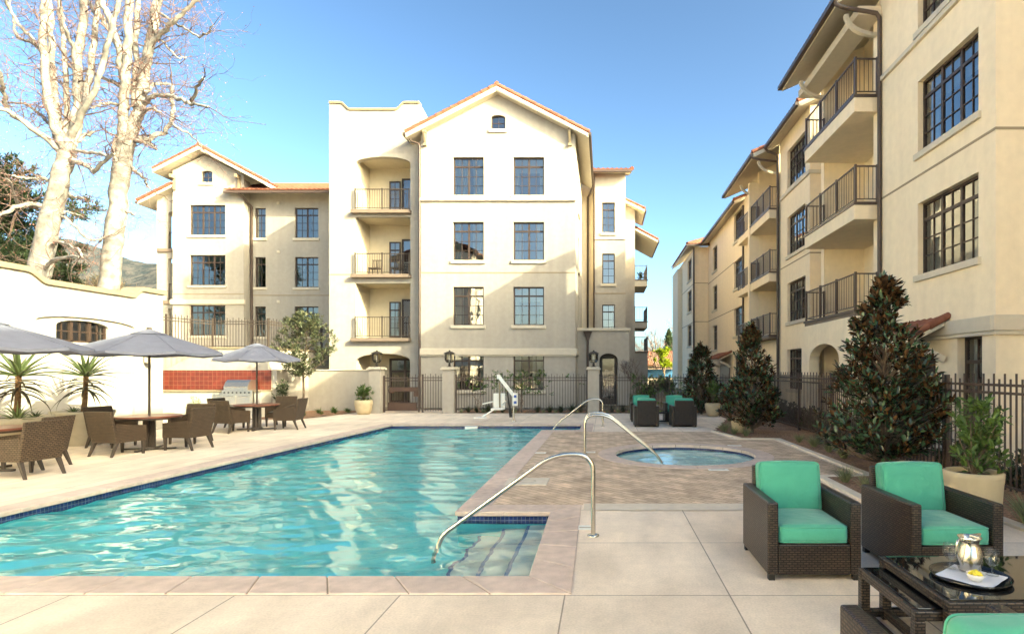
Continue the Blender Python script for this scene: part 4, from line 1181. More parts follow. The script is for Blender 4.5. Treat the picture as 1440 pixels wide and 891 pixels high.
# little tiled canopies over the ground-floor doors
for (xw, xo, y0, y1, zt, zl) in ((7.6,6.75,12.55,14.9,2.86,2.42),(8.2,7.3,36.6,40.6,2.9,2.45)):
    m = MB(); m.hexa([(xo,y0,zl-.12),(xw-.002,y0,zt-.12),(xw-.002,y1,zt-.12),(xo,y1,zl-.12),(xo,y0,zl),(xw-.002,y0,zt),(xw-.002,y1,zt),(xo,y1,zl)]); m.bar((xw-.06,y0+.1,1.95),(xo+.15,y0+.1,zl-.15),.12,.14); m.bar((xw-.06,y1-.1,1.95),(xo+.15,y1-.1,zl-.15),.12,.14)
    o = m.build('door_canopy', M['trim'], RB, RL)
    m = MB(); tile_slope(m,(xo-.04,y0-.02,zl+.02),(xo-.04,y1,zl+.02),(xw-.01,y1,zt+.02),(xw-.01,y0-.02,zt+.02)); rake_tiles(m,(xo-.04,y0,zl+.05),(xw-.02,y0,zt+.05),.085); m.build('roof_tile', M['tilered'], o, RL)
    m = MB(); m.box(xw-.05,xw-.003,y0+.5,y1-.5,.02,2.1); o2 = m.build('door', M['door_dark'], RB, RL)

# ================================================================ WALLS, TERRACE, KITCHEN
GW = thing('garden_wall', 'tall white stucco garden wall with curved scroll top and small arched window', 'wall', (-13,12,0))
GL = Vector(GW.location)
def scr(ya, yb, za, zb, n=8): return [(ya+(yb-ya)*k/n, zb+(za-zb)*(.5+.5*math.cos(math.pi*k/n))) for k in range(n+1)]
topl = [(-2,4.02)] + scr(12.75,13.25,4.02,3.80) + scr(15.65,16.0,3.80,4.02) + [(16.75,4.02)]
W = Wall(GW, '+x', -13.0, M['stucco_white'])
W.hole(13.0, 15.75, .05, 3.03, rise=.16, depth=.07)
W.build([(-2,0),(16.75,0)] + list(reversed(topl)))
m = MB(); F_ = lambda y, z: (-13.07, y, z)
win_out = [(13.56,2.40),(15.0,2.40)] + [(14.28+.72*math.cos(math.pi*k/10), 2.80+.15*math.sin(math.pi*k/10)) for k in range(11)]
m.poly([(12.9,0),(15.85,0),(15.85,3.1),(12.9,3.1)], [win_out], F_)
for i in range(len(win_out)):
    a, b = win_out[i], win_out[(i+1) % len(win_out)]
    m.quad((-13.07,b[0],b[1]),(-13.07,a[0],a[1]),(-13.25,a[0],a[1]),(-13.25,b[0],b[1]))
m.build('recessed_panel', M['stucco_white'], GW, GL)
m = MB()
for y in (13.56, 14.03, 14.53, 15.0): m.box(-13.22,-13.14,y-.035,y+.035,2.40,2.97)
for y in (13.795, 14.28, 14.765): m.box(-13.20,-13.16,y-.012,y+.012,2.40,2.97)
m.box(-13.22,-13.14,13.56,15.0,2.40,2.45); m.box(-13.20,-13.16,13.56,15.0,2.655,2.68); m.box(-13.22,-13.14,13.56,15.0,2.93,2.97)
o = m.build('window', M['bronze'], GW, GL)
m = MB(); m.quad((-13.19,13.5,2.35),(-13.19,15.05,2.35),(-13.19,15.05,3.0),(-13.19,13.5,3.0)); m.build('pane', M['pane'], o, GL)
m = MB(); m.box(-14.0,-13.26,13.3,15.2,2.2,3.2); m.build('dark_backing', M['room_dark'], o, GL)  # solid dark block behind the pane, its colour stands in for shade
m = MB(); m.quad((-13.4,-2,0),(-13.4,16.75,0),(-13.4,16.75,3.8),(-13.4,-2,3.8)); m.quad((-13,16.75,0),(-13.4,16.75,0),(-13.4,16.75,4.02),(-13,16.75,4.02)); m.build('wall_back', M['stucco_white'], GW, GL)
m = MB()
for i in range(len(topl)-1):
    a, b = topl[i], topl[i+1]
    m.hexa([(-12.93,a[0],a[1]-.09),(-12.93,b[0],b[1]-.09),(-13.47,b[0],b[1]-.09),(-13.47,a[0],a[1]-.09),(-12.93,a[0],a[1]+.03),(-12.93,b[0],b[1]+.03),(-13.47,b[0],b[1]+.03),(-13.47,a[0],a[1]+.03)])
m.box(-12.925,-13.475,16.70,16.82,3.925,4.055)
m.build('wall_cap', M['cap'], GW, GL)

TR = thing('retaining_wall', 'plain cream retaining wall holding up the fenced terrace behind the barbecue', 'wall', (-20,24,0)); TL = Vector(TR.location)
m = MB(); m.quad((-34,24,0),(-14.2,24,0),(-14.2,24,2.62),(-34,24,2.62)); m.quad((-14.2,24,0),(-14.2,33.5,0),(-14.2,33.5,2.62),(-14.2,24,2.62)); m.build('wall', M['stucco'], TR, TL)
m = MB(); m.box(-34,-14.15,23.95,24.2,2.621,2.70); m.box(-14.35,-14.15,24.2,33.5,2.621,2.70); m.build('wall_cap', M['cap'], TR, TL)
m = MB(); m.quad((-34,24.1,2.61),(-14.3,24.1,2.61),(-14.3,33.5,2.61),(-34,33.5,2.61)); m.build('terrace', M['concrete_curb'], kind='structure')

BW = thing('boundary_wall', 'low cream stucco wall between the barbecue and the gate pillar', 'wall', (-11,24,0)); BL = Vector(BW.location)
m = MB(); m.box(-14.15,-9.42,23.96,24.16,0,1.70); m.box(-12.62,-12.45,21.62,23.955,0,1.70); m.build('wall', M['stucco'], BW, BL, bevel=.01)
m = MB(); m.box(-14.15,-9.43,23.92,24.2,1.701,1.75); m.box(-12.66,-12.41,21.6,23.915,1.701,1.75); m.build('wall_cap', M['trim'], BW, BL, bevel=.01)

KT = thing('outdoor_kitchen', 'white stucco barbecue counter with tan top and red tiled splashback', 'outdoor kitchen', (-14.7,21.2,0)); KL = Vector(KT.location)
m = MB(); m.box(-17.2,-14.06,20.95,21.58,0,.92); m.box(-12.90,-12.64,20.95,21.58,0,.92); m.box(-14.06,-12.90,21.0,21.58,0,.45); m.build('counter', M['stucco_white'], KT, KL, bevel=.01)
m = MB(); m.box(-17.25,-14.05,20.90,21.585,.921,.975); m.box(-12.91,-12.60,20.90,21.585,.921,.975); m.build('countertop', M['cap'], KT, KL, bevel=.008)
m = MB(); m.box(-17.2,-12.64,21.60,21.80,0,1.74); m.build('back_wall', M['stucco'], KT, KL)
m = MB(); m.box(-17.19,-12.645,21.575,21.598,.976,1.72); m.build('splashback', M['redtile'], KT, KL)
for xa, xb in ((-16.4,-15.8),(-15.1,-14.5)):
    m = MB(); m.box(xa,xb,20.925,20.948,.15,.78); o = m.build('cabinet_door', M['stucco_white'], KT, KL, bevel=.005)
m = MB(); m.box(-14.4,-14.08,20.925,20.948,.55,.85); o = m.build('drawer', M['steel_grill'], KT, KL, bevel=.005); m = MB(); m.tube([(-14.34,20.90,.79),(-14.14,20.90,.79)],.012); m.build('handle', M['steel'], o, KL)
BQ = thing('barbecue_grill', 'stainless steel gas grill with closed hood built into the tiled counter', 'grill', (-13.48,21.2,.45)); QL = Vector(BQ.location)
m = MB(); m.box(-14.04,-12.92,20.86,21.5,.46,.985); m.build('grill_body', M['steel_grill'], BQ, QL, bevel=.012)
m = MB(); pr = [(20.88,.99),(20.88,1.12),(20.98,1.28),(21.10,1.36),(21.42,1.36),(21.5,1.25),(21.5,.99)]
m.prism(pr, lambda a, b: (-13.98,a,b), lambda a, b: (-13.10,a,b)); m.build('hood', M['steel_grill'], BQ, QL, bevel=.012)
m = MB(); m.tube([(-13.9,20.83,1.11),(-13.18,20.83,1.11)],.014); m.tube([(-13.9,20.83,1.11),(-13.9,20.89,1.11)],.01); m.tube([(-13.18,20.83,1.11),(-13.18,20.89,1.11)],.01); m.build('hood_handle', M['steel'], BQ, QL)
for k in range(7):
    m = MB(); x = -13.93+.15*k; m.tube([(x,20.83,.90),(x,20.862,.90)],.027,10); m.build('knob', M['black'], BQ, QL)
for xa, xb in ((-14.0,-13.52),(-13.48,-12.98)):
    m = MB(); m.box(xa,xb,20.84,20.859,.48,.80); o = m.build('grill_door', M['steel_grill'], BQ, QL, bevel=.006); m = MB(); m.tube([(xa+.06,20.81,.76),(xb-.06,20.81,.76)],.012); m.build('handle', M['steel'], o, QL)

# wall lamp and speaker box on the white wall
SP = thing('wall_lamp', 'small boxy wall lamp fixed to the white garden wall', 'lamp', (-12.98,16.1,2.02)); 
m = MB(); m.box(0,.03,-.07,.07,-.1,.1); m.build('backplate', M['bronze'], SP); m = MB(); m.hexa([(.03,-.1,-.09),(.2,-.1,-.12),(.2,.1,-.12),(.03,.1,-.09),(.03,-.1,.09),(.16,-.1,.09),(.16,.1,.09),(.03,.1,.09)]); m.build('lamp_housing', M['pot_grey'], SP, bevel=.008)

# pillars and their lanterns
pill = []
for i, (x, lab) in enumerate(((-9.18,'cream gate pillar beside the potted shrub at the wall end'),(-6.25,'cream pillar between the gate panels and the pool fence'),(-.44,'cream pillar in front of the arched entrance'))):
    p = thing('gate_pillar', lab, 'pillar', (x,22.95,0), 0, 'pillars with lanterns along the fence')
    m = MB(); m.box(-.23,.23,-.23,.23,0,1.74); m.build('shaft', M['stucco'], p, bevel=.012)
    m = MB(); m.box(-.30,.30,-.30,.30,1.741,1.80); m.box(-.26,.26,-.26,.26,1.801,1.85); m.build('capital', M['trim'], p, bevel=.012)
def lantern(loc, lab, first=[None]):
    if first[0] is not None: return copy_thing(first[0], loc, 0, lab)
    t = thing('pillar_lantern', lab, 'lantern', loc, 0, 'dark lanterns on the pillars')
    m = MB(); m.lathe([(.12,0),(.12,.02),(.05,.04),(.04,.08),(.07,.11),(.02,.13),(.02,.16),(0.0,.16)],n=12); m.build('base', M['lantern_metal'], t)
    m = MB(); n = 6
    R0, R1 = .10, .175
    for k in range(n):
        a = 2*math.pi*k/n; b = 2*math.pi*(k+1)/n
        P0 = (R0*math.cos(a),R0*math.sin(a),.18); P1 = (R1*math.cos(a),R1*math.sin(a),.27); P2 = (R1*math.cos(a),R1*math.sin(a),.53)
        Q1 = (R1*math.cos(b),R1*math.sin(b),.27); Q2 = (R1*math.cos(b),R1*math.sin(b),.53); Q0 = (R0*math.cos(b),R0*math.sin(b),.18)
        m.bar(P0,P1,.025,.025); m.bar(P1,P2,.028,.028); m.bar(P1,Q1,.022,.022); m.bar(P2,Q2,.03,.03); m.bar(P0,Q0,.02,.02)
    m.lathe([(0.0,.155),(.10,.17),(.10,.19)],n=6,smooth=False)
    fr = m.build('cage', M['lantern_metal'], t)
    m = MB(); m.lathe([(.095,.185),(.165,.272),(.165,.528)],n=6,smooth=False); m.build('glass', M['lantern_glass'], fr)
    m = MB(); m.lathe([(.025,.19),(.04,.23),(.04,.44),(0.0,.46)],n=10); m.build('bulb', M['porcelain'], t)
    m = MB(); m.lathe([(.24,.53),(.23,.55),(.12,.61),(.04,.63),(.03,.67),(0.0,.68)],n=12); m.lathe([(.24,.53),(0.0,.535)],n=12); m.build('lantern_roof', M['lantern_metal'], t)
    first[0] = t
    return t
lantern((-9.18,22.95,1.851),'dark metal lantern on the pillar at the wall end')
lantern((-6.25,22.95,1.851),'dark metal lantern on the pillar next to the gate panels')
lantern((-.44,22.95,1.851),'dark metal lantern on the pillar by the arched entrance')

# ---------------------------------------------------------------- fences
def picket_fence(name, label, runs, z0, ht, mat, group=None, sp=.112, bay=2.3, rails=(.16,.27), r=.0095):
    a0 = runs[0]
    t = thing(name, label, 'fence', (a0[0],a0[1],z0), 0, group); L = Vector(t.location)
    for q in range(len(runs)-1):
        a, b = Vector((*runs[q],z0)), Vector((*runs[q+1],z0)); D = b-a; nb = max(1, round(D.length/bay)); d = D.normalized()
        for k in range(nb):
            p, e = a+D*(k/nb), a+D*((k+1)/nb)
            m = MB()
            for hz in (ht-rails[0], ht-rails[1]): m.bar(p+Vector((0,0,hz)), e+Vector((0,0,hz)), .035, .035)
            m.bar(p+Vector((0,0,.10)), e+Vector((0,0,.10)), .03, .03)
            n = max(2, round((e-p).length/sp))
            for i in range(1, n):
                c = p+(e-p)*(i/n); m.bar(c+Vector((0,0,.05)), c+Vector((0,0,ht if i % 2 else ht-.075)), 2*r, 2*r)
            m.build('picket_panel', mat, t, L)
            m = MB(); m.bar(p, p+Vector((0,0,ht-.02)), .06, .06); m.build('post', mat, t, L)
    e = Vector((*runs[-1],z0)); m = MB(); m.bar(e, e+Vector((0,0,ht-.02)), .06, .06); m.build('post', mat, t, L)
    return t
picket_fence('picket_fence', 'long dark metal picket fence running along the shrub bed on the building side', [(5.5,2.2),(5.5,23.0)], .02, 1.64, M['rail'])
picket_fence('picket_fence', 'dark metal picket fence across the far end from the arched entrance pillar', [(-.19,23.0),(5.46,23.0)], .02, 1.56, M['rail'])
picket_fence('picket_fence', 'dark metal picket fence behind the white pool lift', [(-6.0,23.0),(-.70,23.0)], .02, 1.56, M['rail'])
picket_fence('picket_fence', 'short dark picket fence section between the gate and a pillar', [(-7.35,23.0),(-6.50,23.0)], .02, 1.56, M['rail'])
picket_fence('terrace_fence', 'brown metal picket fence on the raised terrace behind the umbrellas', [(-18.2,18.5),(-16.6,24.1),(-14.25,24.1),(-14.25,33.2)], 2.64, 1.30, M['rail_far'], sp=.125)
GT = thing('metal_gate', 'dark metal picket gate with a rust brown latch box', 'gate', (-8.2,23,0)); 
m = MB()
for x in (-.70, .70): m.box(x-.03,x+.03,-.03,.03,.03,1.50)
for z in (.10, 1.30, 1.41): m.box(-.67,.67,-.018,.018,z-.02,z+.02)
m.build('gate_frame', M['rail'], GT)
m = MB()
for k in range(1, 12): m.bar((-.67+1.34*k/12,0,.1),(-.67+1.34*k/12,0,1.56 if k % 2 else 1.48),.019,.019)
m.build('picket_panel', M['rail'], GT)
m = MB(); m.box(-.45,.68,-.06,.05,.86,1.04); m.box(.50,.68,-.062,.055,.66,.858); m.box(-.45,-.3,-.055,.045,.80,.858); o = m.build('latch_box', M['rust_box'], GT, bevel=.01)
m = MB(); m.box(-.55,.62,-.03,.03,.08,.42); m.build('kick_panel', M['rust_box'], GT)
m = MB(); m.tube([(-.48,-.07,1.1),(-.50,-.12,1.0),(-.48,-.07,.8)],.015); m.build('handle', M['rail'], o)

# ================================================================ POOL FITTINGS
def arc_pts(c, r, a0, a1, n, X, Z):
    return [tuple(Vector(c)+Vector(X)*r*math.cos(R(a0+(a1-a0)*k/n))+Vector(Z)*r*math.sin(R(a0+(a1-a0)*k/n))) for k in range(n+1)]
def fillet(pts, r, n=6):
    pts = [Vector(p) for p in pts]; out = [pts[0]]
    for i in range(1, len(pts)-1):
        a, b, c = pts[i-1], pts[i], pts[i+1]
        d1, d2 = (a-b).normalized(), (c-b).normalized()
        L = min(r, (a-b).length*.48, (c-b).length*.48)
        p, q = b+d1*L, b+d2*L
        for k in range(n+1):
            t = k/n; out.append(p*(1-t)**2+b*2*t*(1-t)+q*t*t)
    return out+[pts[-1]]
def handrail(label, pts, base, r=.024, rf=.16, posts=1):
    t = thing('pool_handrail', label, 'handrail', base, 0, None); L = Vector(base)
    m = MB(); m.tube(fillet(pts, rf, 8), r, 12); m.build('rail_tube', M['steel'], t, L)
    m = MB(); m.lathe([(.062,0.001),(.062,.012),(.03,.022),(.026,.022)], (pts[0][0],pts[0][1],.012 if False else 0.004), 20); m.build('escutcheon', M['steel'], t, L)
    return t
handrail('curved stainless handrail reaching into the pool steps beside the front slabs', [(-.115,5.85,.0),(-.115,5.85,.84),(-.52,5.85,.845),(-1.66,5.85,.02),(-1.72,5.85,-.12),(-1.74,5.85,-.6)], (-.115,5.85,0), rf=.2)
handrail('stainless handrail slanting into the round spa, on the side towards the camera', [(-.38,11.05,.0),(-.38,11.05,.84),(.05,11.05,.845),(1.12,11.05,-.02),(1.2,11.05,-.5)], (-.38,11.05,0), rf=.22)
handrail('stainless handrail slanting into the round spa, on the side towards the gate', [(-.40,11.62,.0),(-.40,11.62,.84),(.05,11.62,.845),(1.10,11.62,-.02),(1.2,11.62,-.5)], (-.40,11.62,0), rf=.22)
handrail('slim stainless handrail at the far corner steps of the pool', [(-.05,17.3,.0),(-.05,17.3,.84),(-.48,17.3,.845),(-1.55,17.3,.0),(-1.65,17.3,-.5)], (-.05,17.3,0), rf=.22)

# skimmer lid and white marker tiles
t = thing('skimmer_lid', 'square pale skimmer cover with a ring set in the pavers', 'cover', (-1.17,8.7,0))
m = MB(); m.box(-.33,.31,-.27,.27,0,.016); m.build('cover_plate', M['concrete_curb'], t, bevel=.004)
m = MB(); m.lathe([(.12,.0165),(.12,.0185),(.105,.0185),(.105,.0165)],n=32); m.build('ring', M['pot_grey'], t)
for (x, y, lab, w) in ((-1.36,11.75,'white marker tile set in the pavers beside the pool coping',.30),(-.30,11.85,'white marker tile at the foot of the spa handrails',.22),(-.20,6.15,'white marker tile by the base of the front pool handrail',.2),(1.95,9.75,'white marker tile in the pavers in front of the spa',.34),(2.95,12.9,'white marker tile behind the spa towards the shrubs',.3)):
    t = thing('marker_tile', lab, 'tile', (x,y,.004), 0, 'white marker tiles round the pool and spa')
    m = MB(); m.box(-w/2,w/2,-.08,.08,0,.006); m.build('tile_plate', M['white_plastic'], t)
    m = MB(); m.box(-w*.36,w*.36,-.018,.018,.0065,.0075); m.build('dark_band', M['pot_grey'], t)
t = thing('depth_marker', 'white depth marker tile with blue edge on the far pool wall', 'tile', (-4.2,17.93,-.09))
m = MB(); m.box(-.20,.20,-.006,.0,-.055,.05); m.build('tile_plate', M['white_plastic'], t)
m = MB(); m.box(-.20,.20,-.008,-.0065,-.055,-.045); m.box(-.20,.20,-.008,-.0065,.04,.05); m.build('blue_edge', M['bluesign'], t)

# pool lift
PL = thing('pool_lift', 'white pool lift with raised arm and empty hanging seat', 'pool lift', (-3.05,19.1,0))
m = MB(); m.tube([(0,0,0),(0,0,.78)],.032,10); m.lathe([(.09,0),(.09,.02),(.03,.03)],n=14); m.build('post', M['steel'], PL)
m = MB(); m.bar((.02,0,.84),(-.52,.02,1.53),.085,.11); m.box(-.56,-.46,-.04,.08,1.42,1.57); m.build('arm', M['white_plastic'], PL, bevel=.015)
m = MB(); m.rbox((.06,-.06,.74),(.17,.16,.42),.03,3); o = m.build('control_box', M['white_plastic'], PL)
m = MB(); m.box(.03,.12,-.146,-.141,.80,.89); m.box(.03,.12,-.146,-.141,.60,.69); m.build('symbol_plate', M['bluesign'], o)
m = MB(); m.tube([(-.22,.02,1.14),(-.20,.0,.9),(-.12,-.02,.42)],.028,8); m.tube([(-.12,-.02,.42),(-.09,-.02,.14)],.05,8); m.build('actuator', M['black'], PL)
m = MB(); m.bar((-.48,.02,1.44),(-.46,.0,.42),.05,.04); m.build('hanger', M['cap'], PL, bevel=.008)
m = MB(); m.rbox((-.50,.12,.70),(.40,.05,.48),.024,3); m.rbox((-.50,-.12,.43),(.42,.44,.06),.028,3); o = m.build('seat', M['white_plastic'], PL)
m = MB(); m.bar((-.72,.1,.66),(-.98,-.28,.60),.035,.04); m.build('armrest', M['white_plastic'], o); m = MB(); m.bar((-.28,.1,.66),(-.33,-.3,.60),.035,.04); m.build('armrest', M['white_plastic'], o)
m = MB(); m.bar((-.60,-.30,.42),(-.95,-.50,.20),.05,.04); m.rbox((-1.0,-.52,.17),(.42,.22,.035),.016,3); m.build('footrest', M['white_plastic'], PL)

# ================================================================ FURNITURE
def club_chair_proto():
    """deep wicker armchair facing +Y, centred on its footprint"""
    t = thing('wicker_armchair', 'x', 'armchair')
    w, dp = .76, .84; hx, hy = w/2, dp/2; tk = .088
    for s in (-1, 1):
        m = MB(); x0_, x1_ = (s*hx, s*(hx-tk)); m.box(x0_, x1_, -hy, hy, .045, .63); m.build('arm', M['wicker_dark'], t, bevel=.014)
    m = MB(); m.box(-hx+tk+.001, hx-tk-.001, hy-.07, hy-.003, .045, .29); m.build('front_panel', M['wicker_dark'], t, bevel=.008)
    m = MB(); m.hexa([(-hx+tk+.001,-hy,.045),(hx-tk-.001,-hy,.045),(hx-tk-.001,-hy+.10,.045),(-hx+tk+.001,-hy+.10,.045),(-hx+tk+.001,-hy-.03,.80),(hx-tk-.001,-hy-.03,.80),(hx-tk-.001,-hy+.04,.80),(-hx+tk+.001,-hy+.04,.80)]); m.build('backrest', M['wicker_dark'], t, bevel=.014)
    m = MB(); m.box(-hx+tk+.002, hx-tk-.002, -hy+.10, hy-.071, .24, .285); m.build('seat_deck', M['wicker_dark'], t)
    for sx in (-1, 1):
        for sy in (-1, 1):
            m = MB(); m.box(sx*hx*.97, sx*(hx*.97-.05), sy*hy*.98, sy*(hy*.98-.05), 0, .046); m.build('foot', M['black'], t)
    cw = w-2*tk-.012
    m = MB(); m.rbox((0,.065,.365),(cw,.68,.15),.045,8,(0,.012,.018)); c = m.build('seat_cushion', M['teal'], t, weld=True)
    def piping(mb, hx_, hy_, z, r_=.0055, plane='xy', c0=(0,0,0), rr=.04, tilt=None):
        pts = fillet([(hx_,0,0),(hx_,hy_,0),(-hx_,hy_,0),(-hx_,-hy_,0),(hx_,-hy_,0),(hx_,0,0)], rr, 4)
        if plane == 'xy': P_ = [(p.x+c0[0],p.y+c0[1],c0[2]+z) for p in pts]
        else: P_ = [(p.x+c0[0],c0[1]+z,c0[2]+p.y) for p in pts]
        mb.tube(P_, r_, 6)
    m = MB(); piping(m, cw/2-.006, .34-.006, .060, c0=(0,.065,.365)); piping(m, cw/2-.006, .334, -.060, c0=(0,.065,.365)); m.build('piping', M['teal'], c)
    b = MB(); b.rbox((0,0,0),(cw-.01,.15,.45),.045,8,(0,.022,.012))
    Mx = Matrix.Translation((0,-hy+.165,.63)) @ Matrix.Rotation(R(9), 4, 'X')
    b.xf(Mx); c = b.build('back_cushion', M['teal'], t, weld=True)
    m = MB(); piping(m, (cw-.01)/2-.006, .219, .060, plane='xz'); piping(m, (cw-.01)/2-.006, .219, -.060, plane='xz'); m.xf(Mx); m.build('piping', M['teal'], c)
    return t
CC = club_chair_proto()
g1 = 'green cushioned wicker armchairs'
CC['group'] = g1
CC.location = (1.705, 5.03, 0); CC.rotation_euler = (0,0,R(180)); CC['label'] = 'dark wicker armchair with green cushions standing on slabs nearest the pool handrail'
copy_thing(CC, (2.82, 4.98, 0), R(180+2), 'dark wicker armchair with green cushions between glass table and large planter')
copy_thing(CC, (1.46, 2.20, 0), R(0), 'dark wicker armchair cut by the photo edge, its green back cushion towards the camera')
FARC = None
def far_chair(loc, rz, lab): return copy_thing(CC, loc, rz, lab, g1)
far_chair((1.28,17.62,0), R(0), 'green cushioned armchair seen from behind at the far table, nearer the pool')
far_chair((2.42,17.62,0), R(0), 'green cushioned armchair seen from behind at the far table, nearer the magnolias')
far_chair((1.26,19.35,0), R(180), 'green cushioned armchair facing the pool at the far table, on the arched entrance side')
far_chair((2.40,19.35,0), R(180), 'green cushioned armchair facing the pool at the far table, on the magnolia side')

def glass_table(loc, lx, ly, h, label, feet_rails=True, group=None, lid=True):
    t = thing('wicker_table', label, 'table', loc, 0, group)
    b = .05
    m = MB(); hx, hy = lx/2, ly/2
    m.box(-hx,hx,-hy,-hy+b,h-.055,h); m.box(-hx,hx,hy-b,hy,h-.055,h); m.box(-hx,-hx+b,-hy+b,hy-b,h-.055,h); m.box(hx-b,hx,-hy+b,hy-b,h-.055,h)
    m.build('top_frame', M['wicker_dark'], t, bevel=.006)
    m = MB(); m.box(-hx+b*.55,hx-b*.55,-hy+b*.55,hy-b*.55,h+.001,h+.009); m.build('glass_top', M['blackglass'], t, bevel=.002)
    for sx in (-1,1):
        for sy in (-1,1):
            m = MB(); m.box(sx*hx,sx*(hx-.06),sy*hy,sy*(hy-.06),0,h-.056); m.build('leg', M['wicker_dark'], t, bevel=.006)
    m = MB(); m.box(-hx+.004,-hx+.05,-hy+.061,hy-.061,.02,.07); m.box(hx-.05,hx-.004,-hy+.061,hy-.061,.02,.07); m.box(-hx+.061,hx-.061,hy-.05,hy-.004,.02,.07)
    m.build('stretcher', M['wicker_dark'], t, bevel=.005)
    return t
glass_table((2.475,3.54,0),1.15,.80,.42,'large wicker coffee table with black glass top carrying the drinks tray')
glass_table((2.06,3.565,0),.62,.73,.345,'lower nesting wicker table with black glass tucked under the large one')
glass_table((1.85,18.48,0),.70,.62,.38,'small wicker table among four far green armchairs')

# drinks on the tray
TZ = .431
t = thing('serving_tray', 'round black serving tray on the glass coffee table', 'tray', (2.25,3.50,TZ))
m = MB(); m.lathe([(0.0,.004),(.195,.004),(.205,.008),(.218,.022),(.222,.022),(.21,0.0),(0.0,0.0)],n=56); m.build('tray_dish', M['blacktray'], t)
t = MB(); vs, n_ = [], 18
for i in range(n_+1):
    for j in range(n_+1):
        x = -.15+.30*i/n_; y = -.15+.30*j/n_
        vs.append((x, y, .009+.004*mnoise.noise((x*14,y*14,2))+.003*max(0, abs(x)+abs(y)-.2)*6))
fs = [(i*(n_+1)+j,(i+1)*(n_+1)+j,(i+1)*(n_+1)+j+1,i*(n_+1)+j+1) for i in range(n_) for j in range(n_)]
t.add(vs, fs, True)
o = t.build('napkin', M['napkin']); o.location = (2.25,3.49,TZ+.002); o.rotation_euler = (0,0,R(38)); tag(o, 'white cloth napkin spread on the black tray', 'napkin')
t = thing('water_pitcher', 'polished silver water pitcher on the tray', 'pitcher', (2.29,3.57,TZ+.02), R(25))
m = MB(); m.lathe([(0.0,0),(.058,0),(.066,.02),(.074,.06),(.072,.10),(.060,.145),(.052,.17),(.055,.19),(.068,.21),(.066,.211),(.050,.19),(.046,.17),(.05,.14),(.06,.1),(.06,.02),(0.0,.012)],n=36); m.build('body', M['steel'], t)
m = MB(); m.tube(fillet([(-.055,0,.195),(-.12,0,.205),(-.125,0,.12),(-.075,0,.045),(-.068,0,.05)],.05,6),.008,8); m.build('handle', M['steel'], t)
m = MB(); m.hexa([(.045,-.03,.185),(.10,-.006,.205),(.10,.006,.205),(.045,.03,.185),(.05,-.036,.212),(.112,-.008,.218),(.112,.008,.218),(.05,.036,.212)]); m.build('spout', M['steel'], t, bevel=.004)
gob = thing('goblet', 'clear stemmed water glass on the tray beside the pitcher handle', 'glass', (2.205,3.63,TZ+.013), 0, 'water glasses on the tray')
m = MB(); m.lathe([(0.0,.001),(.036,.001),(.036,.004),(.006,.010),(.005,.045),(.014,.054),(.036,.075),(.042,.105),(.040,.135),(.036,.158),(.0348,.158),(.0386,.135),(.0405,.105),(.0345,.077),(.012,.057),(0.0,.055)],n=32); m.build('bowl_and_stem', M['goblet'], gob)
copy_thing(gob, (2.385,3.50,TZ+.013), 0, 'clear stemmed water glass on the tray beside the pitcher spout')
t = thing('lemon_bowl', 'small white bowl of lemon wedges on the napkin', 'bowl', (2.225,3.41,TZ+.014))
m = MB(); m.lathe([(0.0,0),(.028,0),(.045,.022),(.052,.042),(.049,.042),(.042,.024),(.026,.006),(0.0,.005)],n=28); m.build('bowl_dish', M['porcelain'], t)
for k in range(5):
    a = k*1.26; m = MB(); m.rbox((0,0,0),(.045,.018,.022),.009,2); m.xf(Matrix.Translation((.02*math.cos(a),.02*math.sin(a),.043+.004*(k % 2))) @ Matrix.Rotation(a+.6,4,'Z') @ Matrix.Rotation(R(25),4,'Y')); m.build('lemon_wedge', M['lemon'], t)

# dining chairs
def dining_chair_proto():
    t = thing('wicker_dining_chair', 'x', 'dining chair')
    wv = M['wicker_tan']
    for s in (-1, 1):
        m = MB(); pr = [(.29,.27),(.29,.585),(-.30,.65),(-.265,.27)]
        if s > 0: m.prism(pr, lambda a, b: (.31,a,b), lambda a, b: (.255,a,b))
        else: m.prism(pr, lambda a, b: (-.255,a,b), lambda a, b: (-.31,a,b))
        m.build('arm', wv, t, bevel=.010)
    m = MB(); m.hexa([(-.31,-.30,.265),(.31,-.30,.265),(.31,-.235,.265),(-.31,-.235,.265),(-.325,-.43,.90),(.325,-.43,.90),(.325,-.375,.90),(-.325,-.375,.90)]); m.build('backrest', wv, t, bevel=.012)
    m = MB(); m.box(-.254,.254,.235,.285,.27,.40); m.box(-.254,.254,-.25,.234,.34,.395); m.build('seat', wv, t, bevel=.008)
    m = MB(); m.rbox((0,.0,.425),(.50,.47,.06),.025,4); m.build('seat_pad', M['seatpad'], t, weld=True)
    for sx in (-1,1):
        m = MB(); m.taper((sx*.275,.255,.0),(sx*.275,.255,.27),.019,.029); m.build('leg', M['table_metal'], t, bevel=.004)
        m = MB(); m.taper((sx*.285,-.37,.0),(sx*.275,-.262,.27),.019,.030); m.build('leg', M['table_metal'], t, bevel=.004)
    return t
DC = dining_chair_proto(); DC['group'] = 'wicker dining chairs round the umbrella tables'
first = [True]
def dchair(x, y, fx, fy, lab):
    rz = math.atan2(-fx, fy)
    if first[0]:
        first[0] = False; DC.location = (x,y,0); DC.rotation_euler = (0,0,rz); DC['label'] = lab; return
    copy_thing(DC, (x,y,0), rz, lab)
dchair(-9.84,11.55,.22,.97,'wicker dining chair with its back to the pool corner, in front of the right planter')
dchair(-9.10,12.40,-1,.08,'wicker dining chair in profile beside the bare umbrella pole of the middle table')
dchair(-9.80,13.45,.05,-1,'wicker dining chair mostly hidden behind the profile chair at the middle table')
